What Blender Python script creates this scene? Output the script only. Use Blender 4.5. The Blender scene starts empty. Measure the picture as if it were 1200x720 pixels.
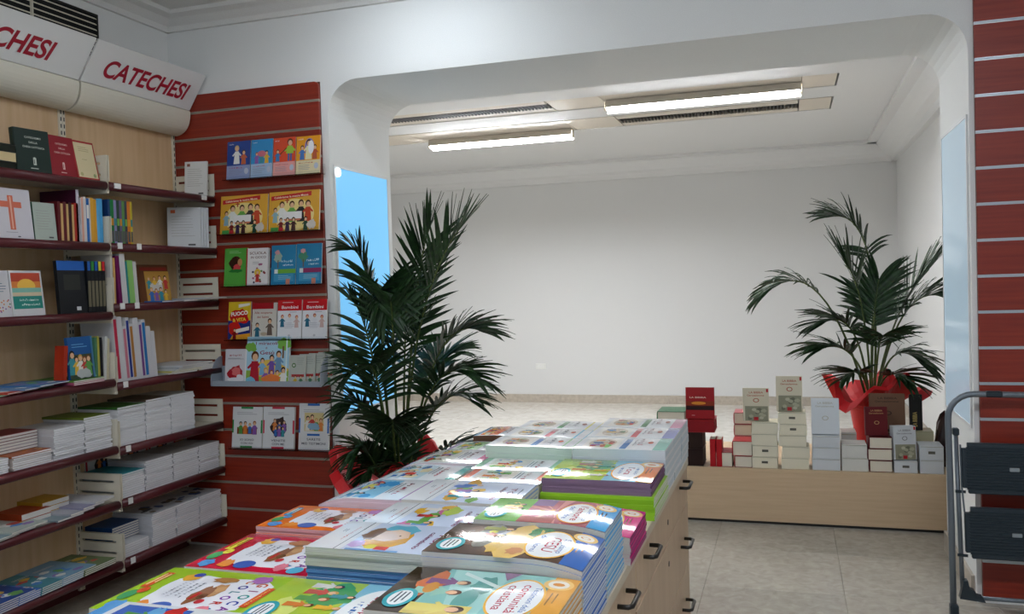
import bpy, bmesh, math, random
from mathutils import Vector, Matrix
rnd = random.Random(7)
S = bpy.context.scene
COL = S.collection

# ------------------------------------------------------------------ camera
YAW, PITCH, ROLL, FPX = math.radians(17.757), math.radians(-1.476), math.radians(-1.735), 1018.5
fw = Vector((-math.sin(YAW)*math.cos(PITCH), math.cos(YAW)*math.cos(PITCH), math.sin(PITCH)))
rt = Vector((math.cos(YAW), math.sin(YAW), 0)); up = rt.cross(fw)
r2 = rt*math.cos(ROLL)+up*math.sin(ROLL); u2 = -rt*math.sin(ROLL)+up*math.cos(ROLL)
cam = bpy.data.objects.new('camera', bpy.data.cameras.new('camera')); COL.objects.link(cam)
cam.data.sensor_width = 36; cam.data.lens = FPX/1200*36; cam.data.clip_start = .05
m = Matrix((r2, u2, -fw)).transposed().to_4x4(); m.translation = (0, 0, 1.40); cam.matrix_world = m
S.camera = cam
# ------------------------------------------------------------------ world, exposure
W = bpy.data.worlds.new('world'); S.world = W; W.use_nodes = True
W.node_tree.nodes['Background'].inputs[0].default_value = (.72, .86, 1, 1)
W.node_tree.nodes['Background'].inputs[1].default_value = .30
S.view_settings.view_transform = 'Standard'; S.view_settings.look = 'None'
S.view_settings.gamma = 1; S.view_settings.use_curve_mapping = False
S.view_settings.exposure = 0.54
TUBE_BACK = 225.0     # strength of the farther tube in the far room
TUBE_BACK_A = 88.0     # strength of the tube nearer the archway, lowered so light falls off rightwards
TUBE_FRONT = 28.0     # strength of the short tube by the archway wall
TUBE_FILL = 73.0      # strength of the unseen long tubes added as fill light for the shop

# ------------------------------------------------------------------ materials
def lin(c):
    if isinstance(c, str):
        c = c.lstrip('#'); c = [int(c[i:i+2], 16)/255 for i in (0, 2, 4)]
    return tuple((v/12.92 if v <= .04045 else ((v+.055)/1.055)**2.4) for v in c)
def mat(name, col=None, rough=.5, metal=0, spec=.5, attr=False, emit=None, estr=0, coat=0):
    m = bpy.data.materials.new(name); m.use_nodes = True
    nt = m.node_tree; b = nt.nodes['Principled BSDF']
    b.inputs['Roughness'].default_value = rough; b.inputs['Metallic'].default_value = metal
    b.inputs['Specular IOR Level'].default_value = spec
    if coat: b.inputs['Coat Weight'].default_value = coat; b.inputs['Coat Roughness'].default_value = .06
    if attr:
        a = nt.nodes.new('ShaderNodeAttribute'); a.attribute_name = 'Col'
        nt.links.new(a.outputs['Color'], b.inputs['Base Color'])
    elif col is not None: b.inputs['Base Color'].default_value = (*lin(col), 1)
    if emit: b.inputs['Emission Color'].default_value = (*lin(emit), 1); b.inputs['Emission Strength'].default_value = estr
    return m
def noise_mat(name, c0, c1, scale=(1, 1, 1), rough=.5, detail=6, bump=0, lo=.35, hi=.65, rand=0, nscale=6, spec=.5, dist=0):
    m = mat(name, c0, rough, spec=spec); nt = m.node_tree; b = nt.nodes['Principled BSDF']; L = nt.links.new
    tc = nt.nodes.new('ShaderNodeTexCoord'); mp = nt.nodes.new('ShaderNodeMapping'); mp.inputs['Scale'].default_value = scale
    geo = nt.nodes.new('ShaderNodeNewGeometry'); L(geo.outputs['Position'], mp.inputs['Vector'])
    n = nt.nodes.new('ShaderNodeTexNoise'); n.inputs['Scale'].default_value = nscale; n.inputs['Detail'].default_value = detail
    n.inputs['Distortion'].default_value = dist
    L(mp.outputs[0], n.inputs['Vector'])
    r = nt.nodes.new('ShaderNodeValToRGB'); r.color_ramp.elements[0].position = lo; r.color_ramp.elements[1].position = hi
    r.color_ramp.elements[0].color = (*lin(c0), 1); r.color_ramp.elements[1].color = (*lin(c1), 1)
    L(n.outputs['Fac'], r.inputs[0]); out = r.outputs[0]
    if rand:
        oi = nt.nodes.new('ShaderNodeObjectInfo'); mr = nt.nodes.new('ShaderNodeMapRange')
        mr.inputs[3].default_value = 1-rand; mr.inputs[4].default_value = 1+rand
        L(oi.outputs['Random'], mr.inputs[0])
        mx = nt.nodes.new('ShaderNodeVectorMath'); mx.operation = 'SCALE'
        L(out, mx.inputs[0]); L(mr.outputs[0], mx.inputs['Scale']); out = mx.outputs[0]
    L(out, b.inputs['Base Color'])
    if bump:
        bp = nt.nodes.new('ShaderNodeBump'); bp.inputs['Strength'].default_value = bump; bp.inputs['Distance'].default_value = .004
        L(n.outputs['Fac'], bp.inputs['Height']); L(bp.outputs[0], b.inputs['Normal'])
    return m
M = {}
M['wall'] = noise_mat('wall_paint', '#e3e3df', '#e8e8e5', (40, 40, 40), .75, 3, .05)
M['ceil'] = noise_mat('ceiling_paint', '#dedcd6', '#e4e2de', (30, 30, 30), .8, 3)
M['backwall'] = noise_mat('back_room_paint', '#dbdbda', '#e0e0df', (40, 40, 40), .7, 3, .05)
M['tile'] = noise_mat('marble_tile', '#a39c90', '#bdb6aa', (3.2, 3.2, 3.2), .26, 10, 0, .25, .75, .02, 6.5, .5, .8)
M['tile_back'] = noise_mat('lightened_marble_tile', '#d3ccc0', '#e6e1d8', (3.2, 3.2, 3.2), .16, 10, 0, .3, .66, .02, 3.4, .5, .8)  # same marble tile, colour lightened to carry the far room's brightness
M['grout'] = mat('grout', '#a89f90', .8)
M['marble'] = noise_mat('skirting_marble', '#b3a899', '#c9beb0', (4, 4, 4), .3, 8, 0, .3, .7, .05)
M['cherry'] = noise_mat('cherry_veneer', '#7a1d0c', '#922e16', (1.2, 30, 30), .42, 5, .02, .25, .75, .03, 2.2)
M['cherry_back'] = mat('panel_core', '#5a2a1a', .7)
M['alu'] = mat('aluminium_insert', '#cfd2d4', .28, .85)
M['beigealu'] = mat('groove_insert', '#b9b2a4', .4, .45)
M['beech'] = noise_mat('beech_veneer', '#c9a67c', '#d9ba92', (9, 9, .7), .5, 5, .02, .25, .75, 0, 3)
M['maple'] = noise_mat('maple_laminate', '#c6aa88', '#d2b896', (1.1, 9, 22), .45, 6, 0, .25, .75, 0, 3)
M['maple_v'] = noise_mat('maple_front', '#bda283', '#c9b092', (10, 10, .9), .42, 6, 0, .25, .75, 0, 3)
M['edge'] = mat('cream_edge_band', '#cfc4ae', .4)
M['cream'] = mat('cream_metal', '#dcd5c2', .42)
M['shelfboard'] = mat('cream_shelf', '#cfc8b8', .45)
M['burg'] = mat('burgundy_plastic', '#4e1018', .38)
M['signw'] = mat('sign_white', '#e9e9e6', .45)
M['signc'] = mat('valance_cream', '#dcd7c6', .45)
M['red_letter'] = mat('red_vinyl', '#a8122c', .4)
M['black'] = mat('black_plastic', '#15130f', .35)
M['dark'] = mat('dark_void', '#0c0c0d', .8)
M['print'] = mat('printed_cover', rough=.16, attr=True, spec=.6)
def bowed(m, amp):
    # fine relief: a cover bows slightly across its width and ripples a little
    nt = m.node_tree; L = nt.links.new; tc = nt.nodes.new('ShaderNodeTexCoord'); sp = nt.nodes.new('ShaderNodeSeparateXYZ'); L(tc.outputs['Object'], sp.inputs[0])
    sq = nt.nodes.new('ShaderNodeMath'); sq.operation = 'MULTIPLY'; L(sp.outputs[0], sq.inputs[0]); L(sp.outputs[0], sq.inputs[1])
    k = nt.nodes.new('ShaderNodeMath'); k.operation = 'MULTIPLY'; L(sq.outputs[0], k.inputs[0]); k.inputs[1].default_value = -amp/.01
    n = nt.nodes.new('ShaderNodeTexNoise'); n.inputs['Scale'].default_value = 9; n.inputs['Detail'].default_value = 1; L(tc.outputs['Object'], n.inputs['Vector'])
    a = nt.nodes.new('ShaderNodeMath'); a.operation = 'MULTIPLY_ADD'; L(n.outputs['Fac'], a.inputs[0]); a.inputs[1].default_value = .0016; L(k.outputs[0], a.inputs[2])
    b = nt.nodes.new('ShaderNodeBump'); b.inputs['Strength'].default_value = 1; b.inputs['Distance'].default_value = 1; L(a.outputs[0], b.inputs['Height'])
    L(b.outputs[0], nt.nodes['Principled BSDF'].inputs['Normal'])
M['printc'] = mat('laminated_cover', rough=.09, attr=True, spec=.6); bowed(M['printc'], .0042)
M['printm'] = mat('printed_matte', rough=.45, attr=True, spec=.22)
M['paper'] = mat('paper_edges', rough=.75, attr=True, spec=.2)
M['white_plastic'] = mat('white_plastic', '#e6e6e2', .35)
M['tray'] = mat('grey_acrylic', '#9aa3ad', .2)
M['clear'] = mat('clear_acrylic', '#f2f6f8', .04)
M['clear'].node_tree.nodes['Principled BSDF'].inputs['Transmission Weight'].default_value = 1
M['clear'].node_tree.nodes['Principled BSDF'].inputs['IOR'].default_value = 1.12
M['leaf'] = noise_mat('palm_leaf', '#0d260f', '#27491f', (12, 12, 12), .5, 3, 0, .3, .75, .25, 3)
M['stem'] = noise_mat('palm_stem', '#3c4f22', '#5c6a30', (20, 20, 3), .5, 3)
M['soil'] = noise_mat('potting_soil', '#1c140e', '#3a2a1c', (60, 60, 60), .95, 4)
M['wrap'] = mat('red_wrap', '#c40d16', .55)
_b = M['wrap'].node_tree.nodes['Principled BSDF']; _b.inputs['Sheen Weight'].default_value = .0
M['pot'] = mat('terracotta_pot', '#7a3a24', .7)
M['steel'] = mat('grey_painted_tube', '#6d757c', .35, .35)
M['tread'] = mat('dark_rubber_tread', '#1e2b33', .38)
M['tread_badge'] = mat('tread_badge', '#aab4ba', .3, .6)
M['tube'] = mat('tube_glass', '#ffffff', .3, emit='#f2f6fb', estr=TUBE_BACK)
M['tube_a'] = mat('dimmed_tube_glass', '#ffffff', .3, emit='#f2f6fb', estr=TUBE_BACK_A)
M['tubef'] = mat('shop_tube_glass', '#ffffff', .3, emit='#e6f2ff', estr=TUBE_FRONT)
M['tubes'] = mat('fill_tube_glass', '#ffffff', .3, emit='#eef4ff', estr=TUBE_FILL)
M['panel_ceiling'] = mat('ceiling_panel', '#d6cdbf', .6)
M['grille'] = mat('grille_dark', '#4a453e', .5)
M['slot'] = mat('slot_dark', '#2a1612', .7)
M['bluepane'] = mat('blue_backlit_glass', '#8fb8d8', .12, emit='#62c4ff', estr=.45)
M['palepane'] = mat('pale_backlit_glass', '#cfe0e8', .12, emit='#b0d0ea', estr=.17)
M['glowcap'] = mat('glowing_cap', '#ffffff', .3, emit='#ffffff', estr=2.5)
M['frame'] = mat('window_frame_white', '#d8d8d6', .45)
M['brownbag'] = mat('dark_plastic_bag', '#2b1a18', .22)

# ------------------------------------------------------------------ mesh helpers
class MB:
    def __init__(s): s.v = []; s.f = []; s.c = []
    def face(s, pts, col=None):
        i = len(s.v); s.v += [tuple(p) for p in pts]; s.f.append(tuple(range(i, i+len(pts)))); s.c.append(col)
    def idx(s, verts, faces, col=None):
        i = len(s.v); s.v += [tuple(p) for p in verts]
        for f in faces: s.f.append(tuple(i+k for k in f)); s.c.append(col)
        return s
    def box(s, x0, x1, y0, y1, z0, z1, col=None):
        v = [(x0,y0,z0),(x1,y0,z0),(x1,y1,z0),(x0,y1,z0),(x0,y0,z1),(x1,y0,z1),(x1,y1,z1),(x0,y1,z1)]
        return s.idx(v, [(3,2,1,0),(4,5,6,7),(0,1,5,4),(1,2,6,5),(2,3,7,6),(3,0,4,7)], col)
    def bbox(s, x0, x1, y0, y1, z0, z1, b=.003, col=None):
        # box with chamfered edges
        bm = bmesh.new(); bmesh.ops.create_cube(bm, size=1)
        for v in bm.verts: v.co = Vector(((x0+x1)/2+v.co.x*(x1-x0), (y0+y1)/2+v.co.y*(y1-y0), (z0+z1)/2+v.co.z*(z1-z0)))
        bmesh.ops.bevel(bm, geom=bm.edges[:], offset=b, segments=1, affect='EDGES')
        bm.verts.index_update()
        s.idx([v.co[:] for v in bm.verts], [[v.index for v in f.verts] for f in bm.faces], col); bm.free(); return s
    def tube(s, pts, r, n=8, col=None, caps=True, ell=1.0):
        pts = [Vector(p) for p in pts]; rings = []; prev = None
        rs = r if isinstance(r, (list, tuple)) else [r]*len(pts)
        for i, p in enumerate(pts):
            d = (pts[min(i+1, len(pts)-1)]-pts[max(i-1, 0)]).normalized()
            a = prev if prev else (Vector((0,0,1)) if abs(d.z) < .9 else Vector((1,0,0)))
            x = (a-d*a.dot(d)).normalized(); y = d.cross(x); prev = x
            rings.append([p+(x*math.cos(t)+y*math.sin(t)*ell)*rs[i] for t in (2*math.pi*k/n for k in range(n))])
        v = [q for g in rings for q in g]; f = []
        for i in range(len(rings)-1):
            for k in range(n): f.append((i*n+k, i*n+(k+1)%n, (i+1)*n+(k+1)%n, (i+1)*n+k))
        if caps: f.append(tuple(range(n-1,-1,-1))); f.append(tuple((len(rings)-1)*n+k for k in range(n)))
        return s.idx(v, f, col)
    def prism(s, prof, axis, a, b, col=None):
        # prof: closed 2D outline, extruded along axis from a to b
        def P(q, t): return {'x': (t,q[0],q[1]), 'y': (q[0],t,q[1]), 'z': (q[0],q[1],t)}[axis]
        n = len(prof); v = [P(q,a) for q in prof]+[P(q,b) for q in prof]
        f = [(k,(k+1)%n,n+(k+1)%n,n+k) for k in range(n)]+[tuple(range(n-1,-1,-1)), tuple(range(n,2*n))]
        return s.idx(v, f, col)
    def disc(s, c, r, axis='y', n=16, t=.004, col=None):
        prof = [(r*math.cos(2*math.pi*k/n), r*math.sin(2*math.pi*k/n)) for k in range(n)]
        if axis == 'y': return s.prism([(c[0]+p[0], c[2]+p[1]) for p in prof], 'y', c[1]-t, c[1], col)
        if axis == 'x': return s.prism([(c[1]+p[0], c[2]+p[1]) for p in prof], 'x', c[0]-t, c[0], col)
        return s.prism([(c[0]+p[0], c[1]+p[1]) for p in prof], 'z', c[2], c[2]+t, col)
    def mesh(s, name, mats, smooth=False, fix=True):
        me = bpy.data.meshes.new(name); me.from_pydata(s.v, [], s.f)
        if any(c is not None for c in s.c):
            at = me.color_attributes.new('Col', 'FLOAT_COLOR', 'CORNER'); arr = []
            for f, c in zip(s.f, s.c):
                c = lin(c) if c is not None else (.8,.8,.8)
                arr += [c[0],c[1],c[2],1]*len(f)
            at.data.foreach_set('color', arr)
        if fix:
            bm = bmesh.new(); bm.from_mesh(me); bmesh.ops.recalc_face_normals(bm, faces=bm.faces); bm.to_mesh(me); bm.free()
        for q in (mats if isinstance(mats, list) else [mats]): me.materials.append(q)
        if smooth:
            for p in me.polygons: p.use_smooth = True
        return me
def ob(name, me, parent=None, mtx=None):
    o = bpy.data.objects.new(name, me); COL.objects.link(o)
    if parent: o.parent = parent
    if mtx is not None: o.matrix_basis = mtx
    return o
def tag(o, label, cat, group=None):
    o['label'] = label; o['category'] = cat
    if group: o['group'] = group
    return o
def struct(o): o['kind'] = 'structure'; return o
def empty(name, loc=(0,0,0)):
    o = bpy.data.objects.new(name, None); o.empty_display_size = .05; COL.objects.link(o); o.location = loc; return o
def basis(pos, right, upv):
    r = Vector(right).normalized(); u = Vector(upv); u = (u-r*u.dot(r)).normalized(); n = r.cross(u)
    m = Matrix((r, u, n)).transposed().to_4x4(); m.translation = pos; return m

# ------------------------------------------------------------------ lettering and cover art
_tc = {}
def glyphs(txt, bold=0, shear=0, res=3):
    k = (txt, bold, shear, res)
    if k in _tc: return _tc[k]
    c = bpy.data.curves.new('t', 'FONT'); c.body = txt; c.resolution_u = res; c.offset = bold; c.shear = shear
    o = bpy.data.objects.new('t', c); me = bpy.data.meshes.new_from_object(o)
    vs = [v.co.copy() for v in me.vertices]; fs = [tuple(p.vertices) for p in me.polygons]
    w = max((v.x for v in vs), default=1)
    bpy.data.objects.remove(o); bpy.data.curves.remove(c); bpy.data.meshes.remove(me)
    _tc[k] = (vs, fs, w); return _tc[k]
class Art:
    """flat print: coloured shapes laid on a cover of size w x h (x from 0, y from 0)"""
    def __init__(s, w, h, sag=None): s.w, s.h, s.mb, s.z, s.sag, s.hold = w, h, MB(), .0002, sag, False
    def lift(s):
        if not s.hold: s.z += .00004
    def P(s, x, y): return (x-s.w/2, y, s.z+(s.sag(y) if s.sag else 0))
    def rect(s, x0, y0, x1, y1, c):
        s.lift(); n = max(1, int(abs(y1-y0)/.02)) if s.sag else 1
        for k in range(n):
            a = y0+(y1-y0)*k/n; b = y0+(y1-y0)*(k+1)/n
            s.mb.face([s.P(x0,a), s.P(x1,a), s.P(x1,b), s.P(x0,b)], c)
    def poly(s, pts, c): s.lift(); s.mb.face([s.P(*p) for p in pts], c)
    def ell(s, cx, cy, rx, ry, c, n=18, a0=0, a1=360):
        s.lift(); full = a1-a0 >= 360
        if s.sag and full and ry > .012:
            # slice across so that the disc follows the bend of the cover
            m_ = 16; th = [math.pi*(k/m_-.5) for k in range(m_+1)]
            for k in range(m_):
                y0, y1 = cy+ry*math.sin(th[k]), cy+ry*math.sin(th[k+1]); u0, u1 = rx*math.cos(th[k]), rx*math.cos(th[k+1])
                s.mb.face([s.P(cx-u0,y0), s.P(cx+u0,y0), s.P(cx+u1,y1), s.P(cx-u1,y1)], c)
            return
        pts = [(cx+rx*math.cos(math.radians(a0+(a1-a0)*k/n)), cy+ry*math.sin(math.radians(a0+(a1-a0)*k/n))) for k in range(n+(0 if full else 1))]
        s.mb.face([s.P(*p) for p in pts], c)
    def blob(s, cx, cy, rx, ry, c, seed=0, n=16, j=.25):
        q = random.Random(seed); s.lift()
        s.mb.face([s.P(cx+rx*(1+q.uniform(-j, j))*math.cos(2*math.pi*k/n), cy+ry*(1+q.uniform(-j, j))*math.sin(2*math.pi*k/n)) for k in range(n)], c)
    def text(s, t, x, y, size, c, align='c', width=None, rot=0, bold=.012, shear=0):
        if t.startswith('~'):
            # lettering too small to read in the photograph: word-shaped strokes
            q = random.Random(len(t)*7+int(x*1e4)); W_ = width or size*.6*len(t); x0 = x-{'c': W_/2, 'l': 0, 'r': W_}[align]; n = max(3, len(t)-1); s.lift(); s.hold = True
            for i_ in range(n):
                a_ = x0+W_*i_/n; b_ = a_+W_/n*.72; h_ = size*q.choice((.45, .5, .68))
                s.rect(a_, y, a_+(b_-a_)*.32, y+h_, c)
                s.rect(a_, y+h_*q.choice((0, .4, .78)), b_, y+h_*q.choice((.2, .6, 1.0)), c) if q.random() < .85 else None
            s.hold = False; return
        vs, fs, w = glyphs(t, bold, shear); k = size; kx = (width/w) if width else k
        off = {'c': -w*kx/2, 'l': 0, 'r': -w*kx}[align]; s.lift(); ca, sa = math.cos(rot), math.sin(rot)
        i = len(s.mb.v)
        for v in vs:
            px, py = v.x*kx+off, v.y*k; s.mb.v.append(s.P(x+px*ca-py*sa, y+px*sa+py*ca))
        for f in fs: s.mb.f.append(tuple(i+q for q in f)); s.mb.c.append(c)
    def lines(s, x0, x1, y0, y1, n, c, th=.0016, seed=1):
        q = random.Random(seed); s.lift(); s.hold = True
        for k in range(n):
            y = y1-(y1-y0)*(k/max(1, n-1)); s.rect(x0, y-th/2, x0+(x1-x0)*q.uniform(.7, 1), y+th/2, c)
        s.hold = False
    def person(s, x, y, k, robe, hair='#4a2f1c', skin='#e3b48d', legs=None):
        if legs: s.rect(x-.11*k, y, x-.02*k, y+.4*k, legs); s.rect(x+.02*k, y, x+.11*k, y+.4*k, legs)
        b = y+(.35*k if legs else 0)
        s.poly([(x-.2*k, b), (x+.2*k, b), (x+.13*k, y+.72*k), (x-.13*k, y+.72*k)], robe)
        s.poly([(x+.1*k, y+.7*k), (x+.3*k, y+.5*k), (x+.25*k, y+.44*k), (x+.08*k, y+.58*k)], robe)
        s.poly([(x-.1*k, y+.7*k), (x-.3*k, y+.5*k), (x-.25*k, y+.44*k), (x-.08*k, y+.58*k)], robe)
        s.ell(x, y+.9*k, .15*k, .17*k, hair, 12); s.ell(x+.01*k, y+.85*k, .11*k, .13*k, skin, 12)
    def crowd(s, x0, x1, y, k, n, seed=0):
        q = random.Random(seed); cs = ['#c23b35','#3a6fb5','#e3b53c','#5a9a4a','#8a5aa5','#e5e1d6','#d9803a','#3b8f99']
        hs = ['#3d2616','#6b4320','#c99a4a','#1d1512','#8a4a22']
        for i in range(n): s.person(x0+(x1-x0)*(i+.5)/n, y+q.uniform(-.06, .06)*k, k*q.uniform(.8, 1.1), cs[(i*3+seed) % 8], hs[(i*2+seed) % 5])
    def obj(s, parent, z=0, name='cover_print', mt=None):
        me = s.mb.mesh(name, mt or M['print'], fix=False)
        return ob(name, me, parent, Matrix.Translation((0, 0, z)))

# ------------------------------------------------------------------ book builders (local: x across, y up the cover, z out of the front)
def sagf(h, a0=0, l0=.09, a1=0, l1=.09):
    return lambda y: -a0*max(0, (l0-y)/l0)**2 - a1*max(0, (y-(h-l1))/l1)**2
_bm = {}
def booklet_mesh(w, h, t, top, near='#dcd9d2', far='#dcd9d2', hi='#dcd9d2', lo='#dcd9d2', sag=None, key=None):
    """one thin booklet: printed top, page edges banded between two covers"""
    k = key or (w,h,t,top,near,far,hi,lo,id(sag) if sag else None)
    if k in _bm: return _bm[k]
    b = MB(); n = 10 if sag else 1; ys = [h*i/n for i in range(n+1)]; zs = [0, .18*t, .82*t, t]
    f = sag or (lambda y: 0); X = w/2
    for i in range(n):
        y0, y1 = ys[i], ys[i+1]; d0, d1 = f(y0), f(y1)
        b.face([(-X,y0,t+d0),(X,y0,t+d0),(X,y1,t+d1),(-X,y1,t+d1)], top)
        b.face([(-X,y0,d0),(-X,y1,d1),(X,y1,d1),(X,y0,d0)], top)
        for j in range(3):
            a, c = zs[j], zs[j+1]; sh = 1 if j == 1 else 0
            b.face([(X,y0,a+d0),(X,y1,a+d1),(X,y1,c+d1),(X,y0,c+d0)], near[1] if (isinstance(near, tuple) and not sh) else (near[0] if isinstance(near, tuple) else near))
            b.face([(-X,y0,a+d0),(-X,y0,c+d0),(-X,y1,c+d1),(-X,y1,a+d1)], far[0] if isinstance(far, tuple) else far)
    for j in range(3):
        a, c = zs[j], zs[j+1]; d0, d1 = f(0), f(h)
        tc = top if j != 1 else None
        b.face([(-X,h,a+d1),(-X,h,c+d1),(X,h,c+d1),(X,h,a+d1)], hi if j == 1 else (hi if top in ('#ffffff',) else top))
        b.face([(-X,0,a+d0),(X,0,a+d0),(X,0,c+d0),(-X,0,c+d0)], lo if j == 1 else top)
    _bm[k] = b.mesh('booklet', M['printm'], fix=False); return _bm[k]
_cm = {}
def book(name, w, h, t, cover, mtx, label, cat='book', group=None, spine=None, pages='#e4dfd2', hard=False, art=None, gloss=True, back=None):
    """a book of cover (root), page block and printed front"""
    k = (w,h,t,cover,spine,pages,hard,gloss,back)
    if k not in _cm:
        ct = .0028 if hard else .0012; i = .003 if hard else .0006; X = w/2; sp = spine or cover
        c = MB(); c.box(-X, X, 0, h, t-ct, t, cover); c.box(-X, X, 0, h, 0, ct, back or cover)
        if hard:
            prof = [(-X-.0025, t*.12), (-X-.004, t*.5), (-X-.0025, t*.88), (-X, t), (-X, 0)]
            c.prism([(p[0], p[1]) for p in [(-X,0),(-X-.003,t*.12),(-X-.0045,t*.5),(-X-.003,t*.88),(-X,t),(-X+ct,t-ct),(-X+ct,ct)]], 'y', 0, h, sp)
            n = len(c.v); c.v = c.v
        else: c.box(-X, -X+ct, 0, h, ct, t-ct, sp)
        p = MB(); p.box(-X+ct, X-i, i, h-i, ct, t-ct, pages)
        _cm[k] = (c.mesh('cover', M['print'] if gloss else M['printm']), p.mesh('page_block', M['paper']))
    a, b = _cm[k]
    o = ob(name, a, None, mtx); ob('page_block', b, o); tag(o, label, cat, group)
    if art: art.obj(o, t, mt=M['print'] if gloss else M['printm'])
    return o
UP = Vector((0,0,1))
def face_cam(x, y, z, lean=0, turn=0):
    """upright, facing the shop (-Y); lean tips it back"""
    r = Vector((math.cos(turn), math.sin(turn), 0)); n = Vector((math.sin(turn), -math.cos(turn), 0))
    return basis((x, y, z), r, UP*math.cos(lean)-n*math.sin(lean))
def face_aisle(x, y, z, lean=0, turn=0):
    """upright, facing the aisle (+X)"""
    r = Vector((-math.sin(turn), math.cos(turn), 0)); n = Vector((math.cos(turn), math.sin(turn), 0))
    return basis((x, y, z), r, UP*math.cos(lean)-n*math.sin(lean))

# ================================================================== THE SETTING
YW, YB, ZS = 4.05, 4.77, 2.485            # arch wall front, back, soffit
XL, XR = -2.27, .725                       # opening
YE, ZB, ZF = 9.85, 2.76, 2.93              # end wall, far ceiling, shop ceiling
LW = -3.25                                 # left wall

fl = MB(); fl.box(-5.2, 2.6, -.6, 10.0, -.06, -.004)
floor = struct(ob('floor', fl.mesh('floor', M['grout'])))
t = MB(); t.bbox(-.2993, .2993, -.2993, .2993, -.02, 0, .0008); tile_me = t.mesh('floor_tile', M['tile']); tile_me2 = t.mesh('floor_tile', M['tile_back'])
for i in range(13):
    for j in range(17):
        x, y = -4.9+i*.6, .1+j*.6
        if y < 4.4 and x < -3.4: continue
        if y > 5 and x > 1.3: continue
        if y < 1.2 and x > 1.4: continue
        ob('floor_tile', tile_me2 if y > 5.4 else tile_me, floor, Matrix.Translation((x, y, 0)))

# wall with the wide opening, rounded upper corners
R = .17; prof = [(-5.2,0),(XL,0)]
for k in range(9):
    a = math.pi-(math.pi/2)*k/8; prof.append((XL+R+R*math.cos(a), ZS-R+R*math.sin(a)))
for k in range(9):
    a = math.pi/2-(math.pi/2)*k/8; prof.append((XR-R+R*math.cos(a), ZS-R+R*math.sin(a)))
prof += [(XR,0),(2.6,0),(2.6,3.05),(-5.2,3.05)]
w = MB(); w.prism(prof, 'y', YW, YB); me = w.mesh('wall_arch', M['wall'])
struct(ob('wall_arch', me))
w = MB(); w.box(LW-.15, LW, -.6, YW, 0, 3.05); struct(ob('wall_left', w.mesh('wall_left', M['wall'])))
w = MB(); w.box(2.45, 2.6, -.6, YW, 0, 3.05); struct(ob('wall_right', w.mesh('wall_right', M['wall'])))
w = MB(); w.box(LW, 2.45, -.6, YW, ZF, ZF+.1); struct(ob('ceiling', w.mesh('ceiling', M['ceil'])))
w = MB(); w.box(-5.2, 1.3, YE, YE+.15, 0, 3.05); struct(ob('wall_back', w.mesh('wall_back', M['backwall'])))
w = MB(); w.box(1.08, 1.25, YB, YE, 0, 3.05); struct(ob('wall_back_right', w.mesh('wall_back_right', M['backwall'])))
w = MB(); w.box(-5.2, -5.05, YB, YE, 0, 3.05); struct(ob('wall_back_left', w.mesh('wall_back_left', M['backwall'])))
# ceiling of the far room with real cut-outs for the tube and grille rows
UX0, UX1 = -3.95, .35; A0, A1, B0, B1 = 6.30, 6.72, 7.10, 7.62
w = MB()
w.box(-5.05, 1.08, YB, A0, ZB, ZB+.12); w.box(-5.05, 1.08, A1, B0, ZB, ZB+.12); w.box(-5.05, 1.08, B1, YE, ZB, ZB+.12)
for a, b in ((A0,A1),(B0,B1)):
    w.box(-5.05, UX0, a, b, ZB, ZB+.12); w.box(UX1, 1.08, a, b, ZB, ZB+.12); w.box(UX0, UX1, a, b, ZB+.10, ZB+.12)
struct(ob('ceiling_back', w.mesh('ceiling_back', M['backwall'])))
# cornices
def cornice(name, prof2, axis, a, b, m):
    w = MB(); w.prism(prof2, axis, a, b); struct(ob(name, w.mesh(name, m)))
cor = [(0,-.20),(.05,-.20),(.06,-.165),(.07,-.15),(.12,-.125),(.17,-.08),(.20,-.045),(.21,-.03),(.30,-.03),(.30,0),(0,0)]
cornice('trim_1', [(YE-p[0], ZB+p[1]) for p in cor], 'x', -5.05, 1.08, M['backwall'])
cornice('trim_2', [(1.08-p[0], ZB+p[1]) for p in cor], 'y', YB, YE, M['backwall'])
c2 = [(0,-.085),(.02,-.085),(.03,-.06),(.07,-.03),(.11,-.018),(.12,0),(0,0)]
cornice('trim_3', [(YW-p[0], ZF+p[1]) for p in c2], 'x', LW, 2.45, M['ceil'])
cornice('trim_4', [(LW+p[0], ZF+p[1]) for p in c2], 'y', -.6, YW, M['ceil'])
# marble skirting of the far room, in separate lengths
bb = struct(empty('baseboard_back', (0, YE, 0)))
x = -5.05; k = 0
for ln in (1.0, .95, .52, 1.25, 1.15, 1.1, .16):
    w = MB(); w.bbox(x+.001, x+ln-.001, -.016, 0, 0, .095, .0015); ob('skirting_slab', w.mesh('skirting_slab', M['marble']), bb); x += ln
bb = struct(empty('baseboard_back_right', (1.08, 0, 0))); y = YB
for ln in (1.3, 1.25, 1.25, 1.26):
    w = MB(); w.bbox(-.016, 0, y+.001, y+ln-.001, 0, .095, .0015); ob('skirting_slab', w.mesh('skirting_slab', M['marble']), bb); y += ln
bb = struct(empty('baseboard_jamb', (XR, YW, 0)))
w = MB(); w.bbox(-.014, 0, .04, YB-YW+.012, 0, .10, .0015); ob('skirting_slab', w.mesh('skirting_slab', M['marble']), bb)
bb = struct(empty('baseboard_jamb_left', (XL, YW, 0)))
w = MB(); w.bbox(0, .014, .04, YB-YW+.012, 0, .10, .0015); ob('skirting_slab', w.mesh('skirting_slab', M['marble']), bb)
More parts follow.
